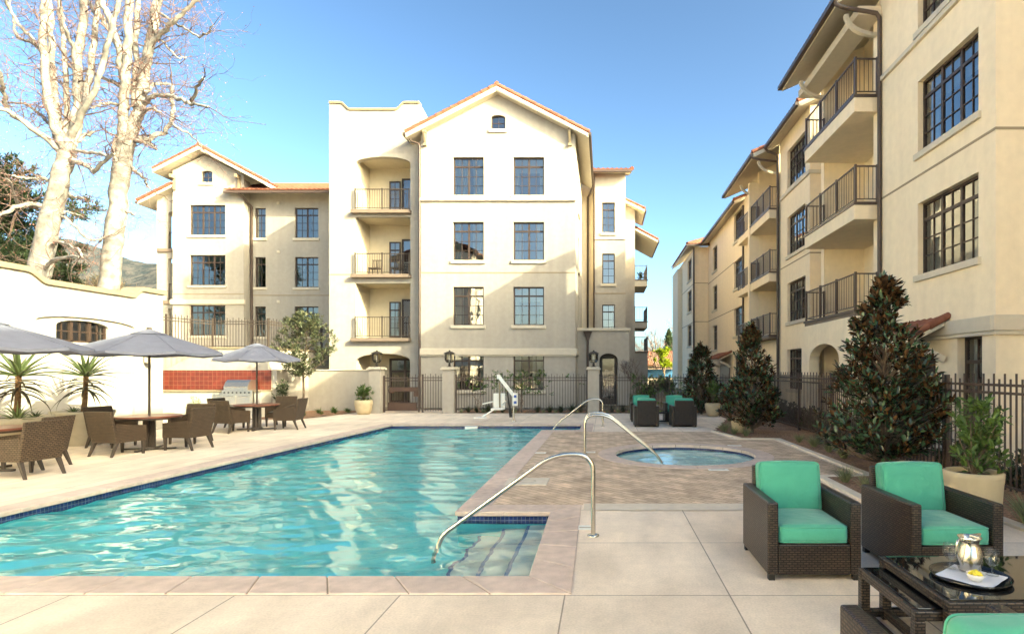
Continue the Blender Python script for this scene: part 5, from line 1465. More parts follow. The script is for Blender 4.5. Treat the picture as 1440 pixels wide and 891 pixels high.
dchair(-11.0,12.75,1,-.1,'wicker dining chair at the middle table, only its back top showing by the aloe planter')
dchair(-10.28,15.72,.28,.95,'wicker dining chair with its back towards the pool at the table before the grill')
dchair(-9.22,16.6,-1,-.12,'wicker dining chair in profile on the tree side of the table before the grill')
dchair(-11.0,16.65,1,-.1,'wicker dining chair on the white wall side of the table before the grill')
dchair(-10.0,17.55,.05,-1,'wicker dining chair facing the camera across the table before the grill')
dchair(-9.36,9.2,-.99,.13,'wicker dining chair nearest the pool edge at the table cut by the photo edge')
dchair(-10.0,9.98,-.99,-.10,'wicker dining chair half hidden behind the front one, before the planters')

def dining_table(loc, lab):
    t = thing('dining_table', lab, 'table', loc, R(12), 'round umbrella tables')
    m = MB(); m.lathe([(0.0,.70),(.56,.70),(.585,.705),(.585,.73),(.57,.74),(.03,.74),(.028,.70)],n=44,smooth=False); m.build('tabletop', M['wood_top'], t)
    m = MB(); m.lathe([(.30,.695),(.30,.665),(.56,.665),(.56,.698)],n=32); m.build('apron', M['table_metal'], t)
    m = MB(); 
    for x, y in ((.085,0),(-.085,0),(0,.085),(0,-.085)): m.box(x-.028,x+.028,y-.028,y+.028,.05,.66)
    m.build('pedestal', M['table_metal'], t)
    m = MB(); m.bar((-.5,0,.028),(.5,0,.028),.07,.035); m.bar((0,-.5,.03),(0,.5,.03),.07,.036); m.build('cross_foot', M['table_metal'], t, bevel=.006)
    return t
T1 = dining_table((-9.80,12.25,0),'round dining table with reddish top under the middle umbrella')
T2 = copy_thing(T1,(-10.02,16.4,0),R(20),'round dining table with reddish top in front of the grill')
T3 = copy_thing(T1,(-10.45,9.55,0),R(5),'round dining table under the umbrella cut by the photo edge')

def umbrella(loc, lab, Rr, zr=2.09, za=2.56):
    t = thing('patio_umbrella', lab, 'umbrella', loc, R(11), 'grey patio umbrellas')
    m = MB(); n = 8; K = 6; J = 6
    def pt(a, r_):
        s = r_/Rr
        seg = 2*math.pi/n; f = (a/seg) % 1.0
        mid = 1-abs(2*f-1)
        rr_ = r_*(math.cos(seg/2)/math.cos((f-.5)*seg))
        z = za-(za-zr)*(s**1.12) - .045*mid*s*s
        return (rr_*math.cos(a), rr_*math.sin(a), z)
    vs, fs = [], []
    A = n*K
    for j in range(J+1):
        r_ = .12+(Rr-.12)*j/J
        for k in range(A): vs.append(pt(2*math.pi*k/A, r_))
    for j in range(J):
        for k in range(A): fs.append((j*A+k,(j+1)*A+k,(j+1)*A+(k+1)%A,j*A+(k+1)%A))
    m.add(vs, fs, True)
    # hem
    vs = []
    for k in range(A):
        p = pt(2*math.pi*k/A, Rr); vs += [p, (p[0],p[1],p[2]-.05)]
    m.add(vs, [(2*k,2*k+1,2*((k+1)%A)+1,2*((k+1)%A)) for k in range(A)], False)
    can = m.build('canopy', M['umbrella'], t)
    m = MB(); vs, fs = [], []
    for j in range(3):
        r_ = [.02,.16,.34][j]; 
        for k in range(A):
            p = pt(2*math.pi*k/A, max(r_,.03)); vs.append((p[0]*(r_/max(r_,.03)),p[1]*(r_/max(r_,.03)),p[2]+.045-.012*j))
    for j in range(2):
        for k in range(A): fs.append((j*A+k,(j+1)*A+k,(j+1)*A+(k+1)%A,j*A+(k+1)%A))
    m.add(vs, fs, True); m.build('vent_cap', M['umbrella'], can)
    m = MB()
    for k in range(n):
        a = 2*math.pi*k/n
        m.tube([tuple(np.array(pt(a, Rr*f))+np.array([0,0,.004])) for f in (.10,.35,.6,.8,1.0)], .006, 5)
    m.build('seam', M['umbrella'], can)
    m = MB(); m.tube([(0,0,.03),(0,0,za-.02)],.024,12); m.build('pole', M['table_metal'], t)
    m = MB(); m.lathe([(.16,0.03),(.16,.06),(.04,.08),(.035,.30),(.026,.30)],n=16); m.build('base', M['table_metal'], t)
    m = MB(); m.lathe([(.05,za+.03),(.055,za+.06),(.03,za+.075),(0.0,za+.08)],n=12); m.build('finial', M['table_metal'], t)
    m = MB(); m.lathe([(.03,zr-.06),(.055,zr-.05),(.055,zr+.0),(.03,zr+.02)],n=12); m.build('hub', M['table_metal'], t)
    for k in range(n):
        a = 2*math.pi*k/n; p = pt(a, Rr*.99); q = pt(a, .13); mi = pt(a, Rr*.5)
        m = MB(); m.tube([(q[0],q[1],q[2]-.02),(mi[0],mi[1],mi[2]-.02),(p[0],p[1],p[2]-.015)],.009,5); m.tube([(.04*math.cos(a),.04*math.sin(a),zr-.02),(mi[0],mi[1],mi[2]-.025)],.008,5); m.build('rib', M['table_metal'], t)
    return t
U1 = umbrella((-9.80,12.25,0),'grey patio umbrella over the middle dining table before the garden wall',1.42)
U3 = copy_thing(U1,(-10.45,9.55,0),R(2),'grey patio umbrella cut by the photo edge, nearest the camera')
U2 = umbrella((-10.02,16.4,0),'smaller looking grey patio umbrella in front of the grill and red tiles',1.16,2.03,2.46)

# balcony furniture, tiny in the picture
for (x, z, lab) in ((-11.0,6.17,'dark slatted chair on the middle tower balcony'),(-9.95,6.17,'dark chair on the middle tower balcony beside the door')):
    t = thing('balcony_chair', lab, 'chair', (x,27.3,z))
    m = MB(); m.box(-.24,.24,-.24,.24,.40,.44); m.build('seat', M['rail_far'], t); m = MB()
    for k in range(6): m.bar((-.2+.08*k,.22,.44),(-.2+.08*k,.27,.86),.03,.015)
    m.bar((-.24,.27,.87),(.24,.27,.87),.04,.03); m.build('backrest', M['rail_far'], t)
    for sx in (-.21,.21):
        for sy in (-.21,.21):
            m = MB(); m.bar((sx,sy,0),(sx,sy,.4),.035,.035); m.build('leg', M['rail_far'], t)

# ================================================================ PLANTS
def leaf_mesh(name, P, D, Nn, L, Wd, mat, parent, origin=(0,0,0), fold=.18, bend=.0):
    P = np.asarray(P, float); D = np.asarray(D, float); Nn = np.asarray(Nn, float)
    n = len(P)
    L = np.broadcast_to(np.asarray(L, float), (n,))[:, None]; Wd = np.broadcast_to(np.asarray(Wd, float), (n,))[:, None]
    D = D/np.maximum(np.linalg.norm(D, axis=1, keepdims=True), 1e-9)
    S = np.cross(D, Nn); S /= np.maximum(np.linalg.norm(S, axis=1, keepdims=True), 1e-9)
    U = np.cross(S, D)
    rows = [P, P + D*L*.30 + S*Wd*.42 + U*Wd*fold, P + D*L*.68 + S*Wd*.44 + U*(Wd*fold - L*bend*.4), P + D*L - U*L*bend,
            P + D*L*.68 - S*Wd*.44 + U*(Wd*fold - L*bend*.4), P + D*L*.30 - S*Wd*.42 + U*Wd*fold]
    v = np.stack(rows, 1).reshape(-1, 3) - np.array(origin)
    base = np.arange(n, dtype=np.int32)[:, None]*6
    fi = np.concatenate([base+np.array([[0,1,2,3]]), base+np.array([[0,3,4,5]])], 1).ravel().astype(np.int32)
    me = bpy.data.meshes.new(name)
    me.vertices.add(6*n); me.vertices.foreach_set('co', v.ravel())
    me.loops.add(8*n); me.loops.foreach_set('vertex_index', fi)
    me.polygons.add(2*n); me.polygons.foreach_set('loop_start', np.arange(0, 8*n, 4, dtype=np.int32))
    me.update(calc_edges=True)
    me.materials.append(mat)
    o = bpy.data.objects.new(name, me); COL.objects.link(o)
    if parent is not None: o.parent = parent
    return o

def rnd_unit(rng, n):
    a = rng.normal(size=(n, 3)); return a/np.linalg.norm(a, axis=1, keepdims=True)

def rosette_crown(rng, tips, dirs, per, L, W, up=.35, spread=1.0):
    """leaves radiating round each twig tip; returns P, D, N"""
    P, D, Nn = [], [], []
    for t, d in zip(tips, dirs):
        k = per if np.isscalar(per) else rng.randint(per[0], per[1])
        r = rnd_unit(rng, k)
        dd = d[None]*(.55+.6*rng.rand(k, 1)) + r*spread + np.array([0,0,up])*rng.rand(k, 1)
        pp = t[None] - d[None]*(rng.rand(k, 1)*L*1.6) + r*.015
        nn = np.array([0,0,1.0])[None] + d[None]*.5 + rnd_unit(rng, k)*.55
        P.append(pp); D.append(dd); Nn.append(nn)
    return np.concatenate(P), np.concatenate(D), np.concatenate(Nn)

def magnolia(loc, h, rad, seed, lab, ntip=330, lean=(0,0), base=.12):
    rng = np.random.RandomState(seed)
    t = thing('magnolia_tree', lab, 'tree', (loc[0],loc[1],.02), 0, 'bronze leaved magnolias by the fence')
    m = MB(); m.tube([(0,0,0),(.02,.01,h*.3),(0,.02,h*.65),(.01,0,h*.96)],[.045,.036,.022,.006],8)
    tips, dirs = [], []
    for i in range(ntip):
        s = (i+.5)/ntip; s = base+(1-base)*(1-(1-s)**1.0*1.0) if False else base+(1-base)*rng.rand()**1.25
        prof = (min(1, (s-base*.4)/.16)**.6)*(1-s)**.62*1.28 + .04
        pass
        a = rng.rand()*6.283; lob = .92+.55*mnoise.noise((math.cos(a)*1.3+seed*7, math.sin(a)*1.3, s*4.2))
        if mnoise.noise((math.cos(a)*1.6, math.sin(a)*1.6+seed*3, s*6.5)) < -.30: continue
        r_ = rad*prof*lob*(1-.55*rng.rand()**2.2)
        p = np.array([r_*math.cos(a), r_*math.sin(a), s*h + rng.normal()*.04])
        d = np.array([math.cos(a)*.75, math.sin(a)*.75, .55+.5*s]); d /= np.linalg.norm(d)
        tips.append(p); dirs.append(d)
        if i % 2 == 0: m.tube([(0,0,max(.1,p[2]-r_*.75-.05)), (p[0]*.5,p[1]*.5,p[2]-r_*.3), tuple(p)],[.012,.008,.004],4,cap=False)
    m.build('trunk', M['bark'], t)
    P, D, Nn = rosette_crown(rng, tips, dirs, (11, 17), .13, .05, up=.2, spread=.8)
    k = len(P)
    leaf_mesh('crown', P, D, Nn, .095+.07*rng.rand(k), .042+.030*rng.rand(k), M['leaf_magnolia'], t, fold=.10, bend=.10)
    return t
magnolia((4.75,9.65), 3.25, .92, 1, 'largest magnolia with rust brown leaves, in front of the fence near the green chairs', 620)
magnolia((3.98,15.35), 2.92, .75, 2, 'dense dark magnolia standing beside the small yellow pot', 480)
magnolia((3.75,22.0), 2.72, .82, 3, 'dark magnolia at the far end beside the pale pot, behind the armchairs', 380)

def leafy(name, lab, cat, loc, group, tips_fn, ntip, per, L, W, mat, seed, stems, trunk_mat='bark', up=.3, spread=.9, trunk_name='stem', crown_name='foliage', stem_r=.008, root=(0,0,0)):
    rng = np.random.RandomState(seed)
    t = thing(name, lab, cat, loc, 0, group)
    tips, dirs = [], []
    m = MB()
    for st in stems: m.tube(st[0], st[1], 6)
    for i in range(ntip):
        p, d = tips_fn(rng, i); p = np.array(p, float); d = np.array(d, float); d /= np.linalg.norm(d)
        tips.append(p); dirs.append(d)
        q = np.array(root)+np.array([0,0,.02]); mid = q*.5+p*.5+rng.normal(size=3)*.03
        if stem_r and i % 2 == 0: m.tube([tuple(q+(p-q)*.12), tuple(mid), tuple(p)],[stem_r,stem_r*.7,stem_r*.35],4,cap=False)
    if m.v: m.build(trunk_name, M[trunk_mat], t)
    P, D, Nn = rosette_crown(rng, tips, dirs, per, L, W, up, spread)
    k = len(P)
    leaf_mesh(crown_name, P, D, Nn, L*(.7+.6*rng.rand(k)), W*(.7+.6*rng.rand(k)), M[mat], t, fold=.12, bend=.1)
    return t

# young olive-like tree before the low wall
def olive_tip(rng, i):
    while True:
        a = rng.rand()*6.283; s = rng.rand()
        r_ = 1.22*math.sqrt(rng.rand())*(.35+1.25*s*(1-s)*1.9)
        p = (r_*math.cos(a)+.12*s, r_*math.sin(a), 1.55+2.35*s)
        if mnoise.noise((p[0]*1.7, p[1]*1.7, p[2]*1.5+3)) > -.12: break
    return p, (math.cos(a)*.8, math.sin(a)*.8, .7)
stems = [([(0,0,0),(.03,0,.8),(0,.02,1.5),(.08,.02,2.3),(.14,0,3.1)],[.045,.038,.034,.022,.008])]
for k in range(9):
    a = k*2.4; z = 1.4+.13*k; stems.append(([(.03,0,z),(.4*math.cos(a),.4*math.sin(a),z+.35),(.95*math.cos(a),.95*math.sin(a),z+.75)],[.018,.012,.005]))
leafy('young_tree', 'slender young tree with loose olive green crown before the low cream wall', 'tree', (-11.5,21.7,.02), None, olive_tip, 430, (14,22), .095, .042, 'leaf_olive', 11, stems, up=.2, spread=1.1, trunk_name='trunk', crown_name='crown', stem_r=0)

# pots
def pot(loc, prof, lab, mat, r_in, z_in, group='planter pots'):
    t = thing('planter_pot', lab, 'pot', loc, 0, group)
    m = MB(); m.lathe(prof, n=40); m.build('pot_body', M[mat], t)
    m = MB(); n = 20; vs = [(0,0,z_in+.01)]; fs = []
    for j in range(1,4):
        for k in range(n):
            a = 2*math.pi*k/n; vs.append((r_in*j/3*math.cos(a), r_in*j/3*math.sin(a), z_in+.02*mnoise.noise((k*.9,j*1.7,loc[0]))))
    fs += [(0,1+k,1+(k+1)%n) for k in range(n)]
    for j in range(2): fs += [(1+j*n+k,1+(j+1)*n+k,1+(j+1)*n+(k+1)%n,1+j*n+(k+1)%n) for k in range(n)]
    m.add(vs, fs, True); m.build('soil', M['soil'], t)
    return t
pot((4.02,6.2,0), [(0.0,0),(.23,0),(.245,.02),(.275,.45),(.285,.55),(.29,.60),(.27,.615),(.25,.60),(.245,.54),(.0,.53)], 'large round beige planter behind the green armchair by the fence','pot',.247,.56)
pot((3.66,15.55,0), [(0.0,0),(.12,0),(.17,.12),(.195,.30),(.185,.42),(.165,.43),(.155,.40),(0.0,.38)], 'small mustard yellow pot half hidden by a magnolia','pot',.158,.395)
pot((4.04,21.2,0), [(0.0,0),(.17,0),(.24,.14),(.295,.36),(.30,.48),(.27,.49),(.255,.46),(0.0,.44)], 'pale rounded pot at the far end between two magnolias','pot',.258,.455)
pot((-9.42,22.25,0), [(0.0,0),(.22,0),(.29,.15),(.33,.38),(.335,.54),(.31,.56),(.29,.53),(0.0,.51)], 'tan rounded pot at the end of the low wall beside the gate pillar','pot',.293,.525)
pot((-12.05,13.15,0), [(0.0,0),(.36,0),(.38,.02),(.55,.66),(.58,.74),(.58,.78),(.53,.78),(.51,.72),(0.0,.70)], 'large tapered grey planter holding an aloe, behind the middle table','pot_grey',.52,.73)
pot((-12.05,11.5,0), [(0.0,0),(.30,0),(.30,.05),(.14,.10),(.13,.38),(.30,.45),(.62,.60),(.68,.70),(.68,.77),(.63,.77),(.60,.70),(0.0,.68)], 'wide shallow grey planter bowl on a foot near the photo edge','pot_grey',.61,.72)

# shrubs in pots
def ball_tip(rx, rz, zc, low=.0):
    def f(rng, i):
        while True:
            u = rng.normal(size=3); u /= np.linalg.norm(u); r_ = rng.rand()**.45
            p = (u[0]*rx*r_, u[1]*rx*r_, zc+u[2]*rz*r_)
            if p[2] > low: return p, (u[0]*.7, u[1]*.7, u[2]*.5+.7)
    return f
leafy('potted_shrub','loose light green shrub with pale stems in the large beige planter','shrub',(4.02,6.2,.55),'shrubs growing in pots',
      lambda rng,i: (lambda a,r_,z: ((r_*math.cos(a)+.12*z,r_*math.sin(a),z),(math.cos(a)*.7,math.sin(a)*.7,.8)))(rng.rand()*6.28,.33*rng.rand()**.6*(.5+rng.rand()*.6),.12+.74*rng.rand()), 66,(8,13),.095,.042,'leaf_shrub',21,
      [([(0,0,0),(.06*math.cos(k*1.3),.06*math.sin(k*1.3),.2),(.26*math.cos(k*1.3)+.05,.24*math.sin(k*1.3),.55+.04*k)],[.009,.007,.004]) for k in range(7)], trunk_mat='bark', stem_r=.004)
leafy('potted_shrub','small round green shrub in the tan pot by the gate pillar','shrub',(-9.42,22.25,.53),'shrubs growing in pots', ball_tip(.36,.33,.30,.03), 60,(8,12),.10,.045,'leaf_shrub',22,[([(0,0,0),(.02,0,.3)],[.015,.01])], stem_r=.006)
leafy('potted_shrub','tall yellowish leafy shrub in the pale far pot','shrub',(4.04,21.2,.45),'shrubs growing in pots', ball_tip(.30,.42,.52,.03), 46,(8,12),.10,.034,'leaf_shrub',23,[([(0,0,0),(.02,0,.4)],[.012,.008])], stem_r=.006)
leafy('bush','dark stemmed bush with small leaves beside the barbecue wall end','bush',(-12.05,21.3,.02), None, ball_tip(.36,.42,.92,.3), 44,(6,10),.11,.05,'leaf_dark',24,[([(0,0,0),(.03,0,.5),(0,0,1.0)],[.02,.015,.008])], stem_r=0)
leafy('bush','pale flowering bush in front of the barbecue counter door','bush',(-14.6,20.3,.0), None, ball_tip(.26,.36,.48,.05), 40,(6,10),.08,.03,'leaf_grey',25,[([(0,0,0),(.02,0,.4)],[.012,.008])], stem_r=.004)

# aloes
def blade(mb, base, az, el, L, w, droop, n=8, thick=.3, up=0):
    """tapered fleshy leaf: starts at elevation el and bends down by droop (rad)"""
    p = Vector(base); st = L/n; side = Vector((-math.sin(az), math.cos(az), 0))
    vs, fs = [], []
    for i in range(n+1):
        t = i/n; e = el-droop*t**1.3
        d = Vector((math.cos(az)*math.cos(e), math.sin(az)*math.cos(e), math.sin(e)))
        nn = side.cross(d); 
        if nn.z < 0 and abs(e) < 1.5: nn = -nn
        ww = w*(1-t**1.6)*(.75+.5*min(t*3,1)*(1-t)) if t < 1 else 0.0015
        vs += [p+side*ww/2+nn*ww*thick*.5, p-side*ww/2+nn*ww*thick*.5, p-nn*ww*thick*.7]
        p = p+d*st
    for i in range(n):
        for k in range(3):
            k2 = (k+1) % 3
            fs.append((i*3+k,(i+1)*3+k,(i+1)*3+k2,i*3+k2))
    mb.add(vs, fs, True)
def aloe(loc, hs, seed, lab, L=.95):
    rng = random.Random(seed)
    t = thing('aloe_plant', lab, 'aloe', loc, 0, 'tree aloes in the planters')
    m = MB(); m.tube([(0,0,0),(.03,.01,hs*.4),(.05,.0,hs*.75),(.06,.0,hs)],[.055,.05,.045,.05],10); m.build('stem', M['aloe_stem'], t)
    m = MB()
    for k in range(24):
        az = k*2.39996+rng.uniform(-.2,.2); q = k/24
        blade(m,(.06+.03*math.cos(az),.03*math.sin(az),hs-.03+.06*q), az, R(8+68*q**1.2), L*(.75+.35*rng.random())*(1-.25*q), .085, R(28+22*rng.random())*(1-.5*q))
    m.build('green_leaf_rosette', M['leaf_aloe'], t)
    m = MB()
    for k in range(20):
        az = k*2.39996+1.1; q = k/20
        blade(m,(.055+.03*math.cos(az),.03*math.sin(az),hs-.36+.28*q), az, R(-18+26*q), L*(.55+.3*rng.random()), .07, R(55+35*rng.random())*(1-.4*q))
    m.build('dry_leaf_skirt', M['leaf_aloe_dry'], t)
    return t
aloe((-11.95,13.05,.72), .88, 3, 'tree aloe with arching leaves in the tapered planter, against the arched panel', .98)
aloe((-11.85,11.45,.70), .92, 5, 'tree aloe with arching leaves in the shallow bowl near the photo edge', .98)
def agave(loc, lab, n=18, L=.42, mat='leaf_agave', seed=1, grp='small succulents in the planters'):
    rng = random.Random(seed); t = thing('agave_plant', lab, 'succulent', loc, 0, grp); m = MB()
    for k in range(n): blade(m,(0,0,0), k*2.4, R(15+60*k/n), L*(.8+.3*rng.random()), .05, R(35), 6)
    m.build('leaf_rosette', M[mat], t); return t
agave((-11.55,11.2,.72),'pale green striped agave at the foot of the aloe in the shallow bowl', 20, .46)
agave((-11.95,12.8,.74),'little spiky succulent at the rim of the tapered planter', 16, .24, 'leaf_aloe', 4)
agave((-11.75,11.75,.72),'small dark succulent in the shallow bowl behind the agave', 14, .22, 'leaf_aloe', 6)

# grass tufts and low plants
def tuft_proto(name, seed, n, L, w, mat, grp, lab, cat):
    rng = random.Random(seed); t = thing(name, lab, cat, (0,0,0), 0, grp); m = MB()
    for k in range(n):
        az = rng.uniform(0,6.28); r_ = rng.uniform(0,.05)
        blade(m,(r_*math.cos(az),r_*math.sin(az),0), az, R(rng.uniform(45,88)), L*rng.uniform(.6,1.1), w, R(rng.uniform(10,70)), 5, .2)
    m.build('blades', M[mat], t); return t
# (positions, label) pairs: every copy is told apart by what it stands beside
TUFT_G = 'pale grass tufts along the mulch bed'
tp = tuft_proto('grass_tuft', 2, 100, .36, .014, 'leaf_grey', TUFT_G, 'pale grass tuft in the mulch beside the armchair with the large planter behind', 'grass tuft')
spots = [(3.62,8.55),(3.62,7.75),(3.28,15.55),(3.42,15.0),(3.62,14.55),(4.55,13.3),(4.60,12.5),(4.62,11.7),(4.58,10.9),(4.95,13.0),(4.62,6.2),(4.75,5.4),(3.9,16.8),(4.9,8.4)]
TL_ = 'pale grass tuft in the mulch of the bed along the building side fence'
for i, (x, y) in enumerate(spots):
    o = tp if i == 0 else copy_tree(tp)
    s = .8+.5*random.random(); o.location = (x,y,.03); o.rotation_euler = (0,0,random.uniform(0,6)); o.scale = (s,s,s*.9); o['label'] = TL_
LW = 'spiky green plants along the far fence'
lp = tuft_proto('strappy_plant', 5, 70, .42, .022, 'leaf_dark', LW, 'spiky dark green plant at the foot of the far fence', 'plant')
for i, x in enumerate((-5.5,-5.15,-4.1,-2.2,-1.75,-1.3,-.95,.3,.75,1.2,-4.7,-2.7)):
    o = lp if i == 0 else copy_tree(lp)
    s = .7+.6*random.random(); o.location = (x,22.85+.25*random.random(),.02); o.rotation_euler = (0,0,random.uniform(0,6)); o.scale = (s,s,s); o['label'] = 'spiky dark green plant in the mulch at the foot of the far picket fence'
GP = 'grey green tufts at the edge of the far mulch strip'
gp = tuft_proto('grass_tuft', 8, 50, .16, .016, 'leaf_grey', GP, 'x', 'grass tuft')
for i, x in enumerate((-5.75,-4.85,-4.4,-3.6,-2.45,-1.95,-1.1,-.6,.1,.55,1.0,1.5)):
    o = gp if i == 0 else copy_tree(gp)
    s = .8+.5*random.random(); o.location = (x,22.83+.05*random.random(),.02); o.rotation_euler = (0,0,random.uniform(0,6)); o.scale = (s,s,s); o['label'] = 'low grey green tuft at the front edge of the far mulch strip'
LBG = 'low green plants in the bed under the young tree'
bp_ = tuft_proto('bedding_plant', 9, 46, .26, .024, 'leaf_shrub', LBG, 'x', 'plant')
for i, (x, y) in enumerate(((-11.2,21.2),(-10.9,21.9),(-10.6,22.4),(-10.9,22.8),(-10.3,22.9),(-11.3,22.5),(-11.7,21.0),(-10.55,23.3),(-11.1,23.3),(-9.95,23.5),(-11.0,20.6))):
    o = bp_ if i == 0 else copy_tree(bp_)
    s = .7+.6*random.random(); o.location = (x,y,.02); o.rotation_euler = (0,0,random.uniform(0,6)); o.scale = (s,s,s*.8); o['label'] = 'low leafy green plant in the mulch below the low cream wall'

# dark shrubs inside the side fence and climbers on the pickets
HS = 'dark low shrubs behind the side fence'
sh = None
for i, (x, y, s) in enumerate(((5.9,11.2,1.0),(6.0,12.3,.9),(5.95,13.4,1.1),(6.0,14.7,1.0),(5.95,16.0,1.05),(6.0,17.4,1.0),(5.9,18.9,1.1),(5.95,8.2,.85),(5.95,7.0,.8),(6.0,5.7,.8),(5.95,20.3,1.1),(5.9,21.6,1.1),(6.0,9.6,.9))):
    if sh is None:
        sh = leafy('low_shrub','dark leaved low shrub growing behind the pickets of the side fence','shrub',(0,0,0),HS, ball_tip(.52,.34,.32,.02), 90,(7,11),.095,.05,'leaf_dark',31,[], stem_r=.005)
        o = sh
    else: o = copy_tree(sh)
    o.location = (x,y,.02); o.rotation_euler = (0,0,i*1.3); o.scale = (s,s,s); o['label'] = 'dark leaved low shrub growing behind the pickets of the side fence'
def climber(lab, loc, w, h, z0, dy, seed, n, ax='x', mat='leaf_shrub', per=(5,9), L=.10):
    def f(rng, i):
        a = rng.normal()*w*.42; z = z0+h*rng.rand()**.8; d = rng.normal()*dy
        if ax == 'x': return (a,d,z),(rng.normal()*.7,-.5,.3)
        return (d,a,z),(-.6,rng.normal()*.7,.3)
    stems = []
    rr = random.Random(seed)
    for k in range(5):
        pts = [(0,0,0)]
        for q in range(1,5):
            o_ = rr.uniform(-1,1)*w*.16*q; z = (z0+h)*q/4
            pts.append((o_,-.03,z) if ax == 'x' else (-.03,o_,z))
        stems.append((pts,[.012,.010,.008,.006,.004]))
    return leafy('climbing_plant', lab, 'climber', loc, None, f, n, per, L, .05, mat, seed, stems, stem_r=0, up=.0, spread=1.0)
climber('leafy green climber trained on the fence in front of the ground floor window', (-3.4,22.8,.02), 1.7, .95, .75, .07, 41, 95)
climber('thin climber with sparse leaves on the fence beside the pool lift', (-5.0,22.8,.02), 1.0, .7, .8, .06, 42, 24)
climber('straggly climber on the far fence behind the green armchairs', (2.2,22.75,.02), 1.2, 1.2, .3, .08, 43, 70)
climber('bushy climber on the far fence next to the magnolia and pale pot', (3.2,22.75,.02), .8, 1.0, .2, .10, 44, 60)
climber('leafy climber on the side fence by the tall magnolia, under the porch arch', (5.38,11.6,.02), 1.5, 1.0, .65, .08, 45, 85, 'y', 'leaf_shrub', (5,8), .085)
climber('sparse climber with bright leaves on the far fence at the entrance bay corner', (1.3,22.8,.02), .45, 1.3, .3, .06, 46, 34)

# ================================================================ SYCAMORES behind the white wall
def tube_np(mb, pts, rs, n): mb.tube(pts, rs, n, True, False)
def sycamore(lab, Yt, trunk, limbs, seed):
    rng = random.Random(seed)
    root = at(trunk[0][0], trunk[0][1], Yt)
    t = thing('sycamore_tree', lab, 'tree', (root[0],Yt,0)); L = Vector((root[0],Yt,0))
    k_ = Yt/FPX
    tr = MB(); tw = MB(); lv = [[],[],[]]
    base = at(*trunk[0][:2], Yt)
    pts = [(base[0]-.25,Yt,0)] + [at(u,v,Yt) for u,v,_ in trunk]; rs = [trunk[0][2]*k_*1.05] + [r*k_*.88 for _,_,r in trunk]
    # refine with slight bumps
    def refine(pts, rs, m=4, wob=.03):
        P, Q = [], []
        for i in range(len(pts)-1):
            a, b = Vector(pts[i]), Vector(pts[i+1])
            for q in range(m):
                f = q/m; P.append(a.lerp(b,f)+Vector((rng.gauss(0,wob),rng.gauss(0,wob),rng.gauss(0,wob)))*(0 if i == 0 and q == 0 else 1)); Q.append((rs[i]*(1-f)+rs[i+1]*f)*rng.uniform(.97,1.04))
        P.append(Vector(pts[-1])); Q.append(rs[-1]); return P, Q
    P, Q = refine(pts, rs, 4, .02); tr.tube(P, Q, 14)
    def twig(p, d, L_, r, depth):
        n = max(2, int(L_/.22)); q = [p]; dd = d.copy()
        for i in range(n):
            dd = (dd + Vector((rng.gauss(0,.28),rng.gauss(0,.28),rng.gauss(0,.22)+.06))).normalized()
            q.append(q[-1]+dd*(L_/n))
        tw.tube(q, [r*(1-.75*i/n) for i in range(n+1)], 3, True, False)
        if depth > 0:
            for i in range(1, n+1):
                if rng.random() < .62:
                    e = (dd*.5+Vector((rng.gauss(0,1),rng.gauss(0,1),rng.gauss(0,.8)+.1)).normalized()).normalized()
                    twig(q[i], e, L_*rng.uniform(.35,.65), r*.55, depth-1)
        else: lv[0].append(tuple(q[-1])); lv[1].append(tuple(dd)); lv[2].append((rng.gauss(0,1),rng.gauss(0,1),1))
    for li, (path, r0, r1, dY) in enumerate(limbs):
        n = len(path)
        pts = []
        for i, (u, v) in enumerate(path):
            yy = Yt + dY*(i/(n-1))**1.0
            pts.append(at(u, v, yy))
        rs = [(r0+(r1-r0)*i/(n-1))*k_ for i in range(n)]
        P, Q = refine(pts, [r*.86 for r in rs], 4, .022)
        tr.tube(P, Q, 9)
        tot = sum((P[i+1]-P[i]).length for i in range(len(P)-1))
        for i in range(2, len(P)):
            if rng.random() < .9:
                d0 = (P[i]-P[i-1]).normalized()
                e = (d0*.35+Vector((rng.gauss(0,1),rng.gauss(0,1),rng.gauss(0,.7)+.15)).normalized()).normalized()
                twig(P[i], e, rng.uniform(.6,1.9), max(.011, Q[i]*.22), 2)
        d0 = (P[-1]-P[-3]).normalized()
        twig(P[-1], d0, rng.uniform(.8,1.6), max(.009, Q[-1]*.6), 2)
    tr.build('trunk', M['bark_white'], t, L)
    tw.build('crown', M['twig'], t, L)
    k = len(lv[0])
    leaf_mesh('bud_leaves', np.array(lv[0]), np.array(lv[1]), np.array(lv[2]), .05, .03, M['redtwig'], t, origin=L)
    return t
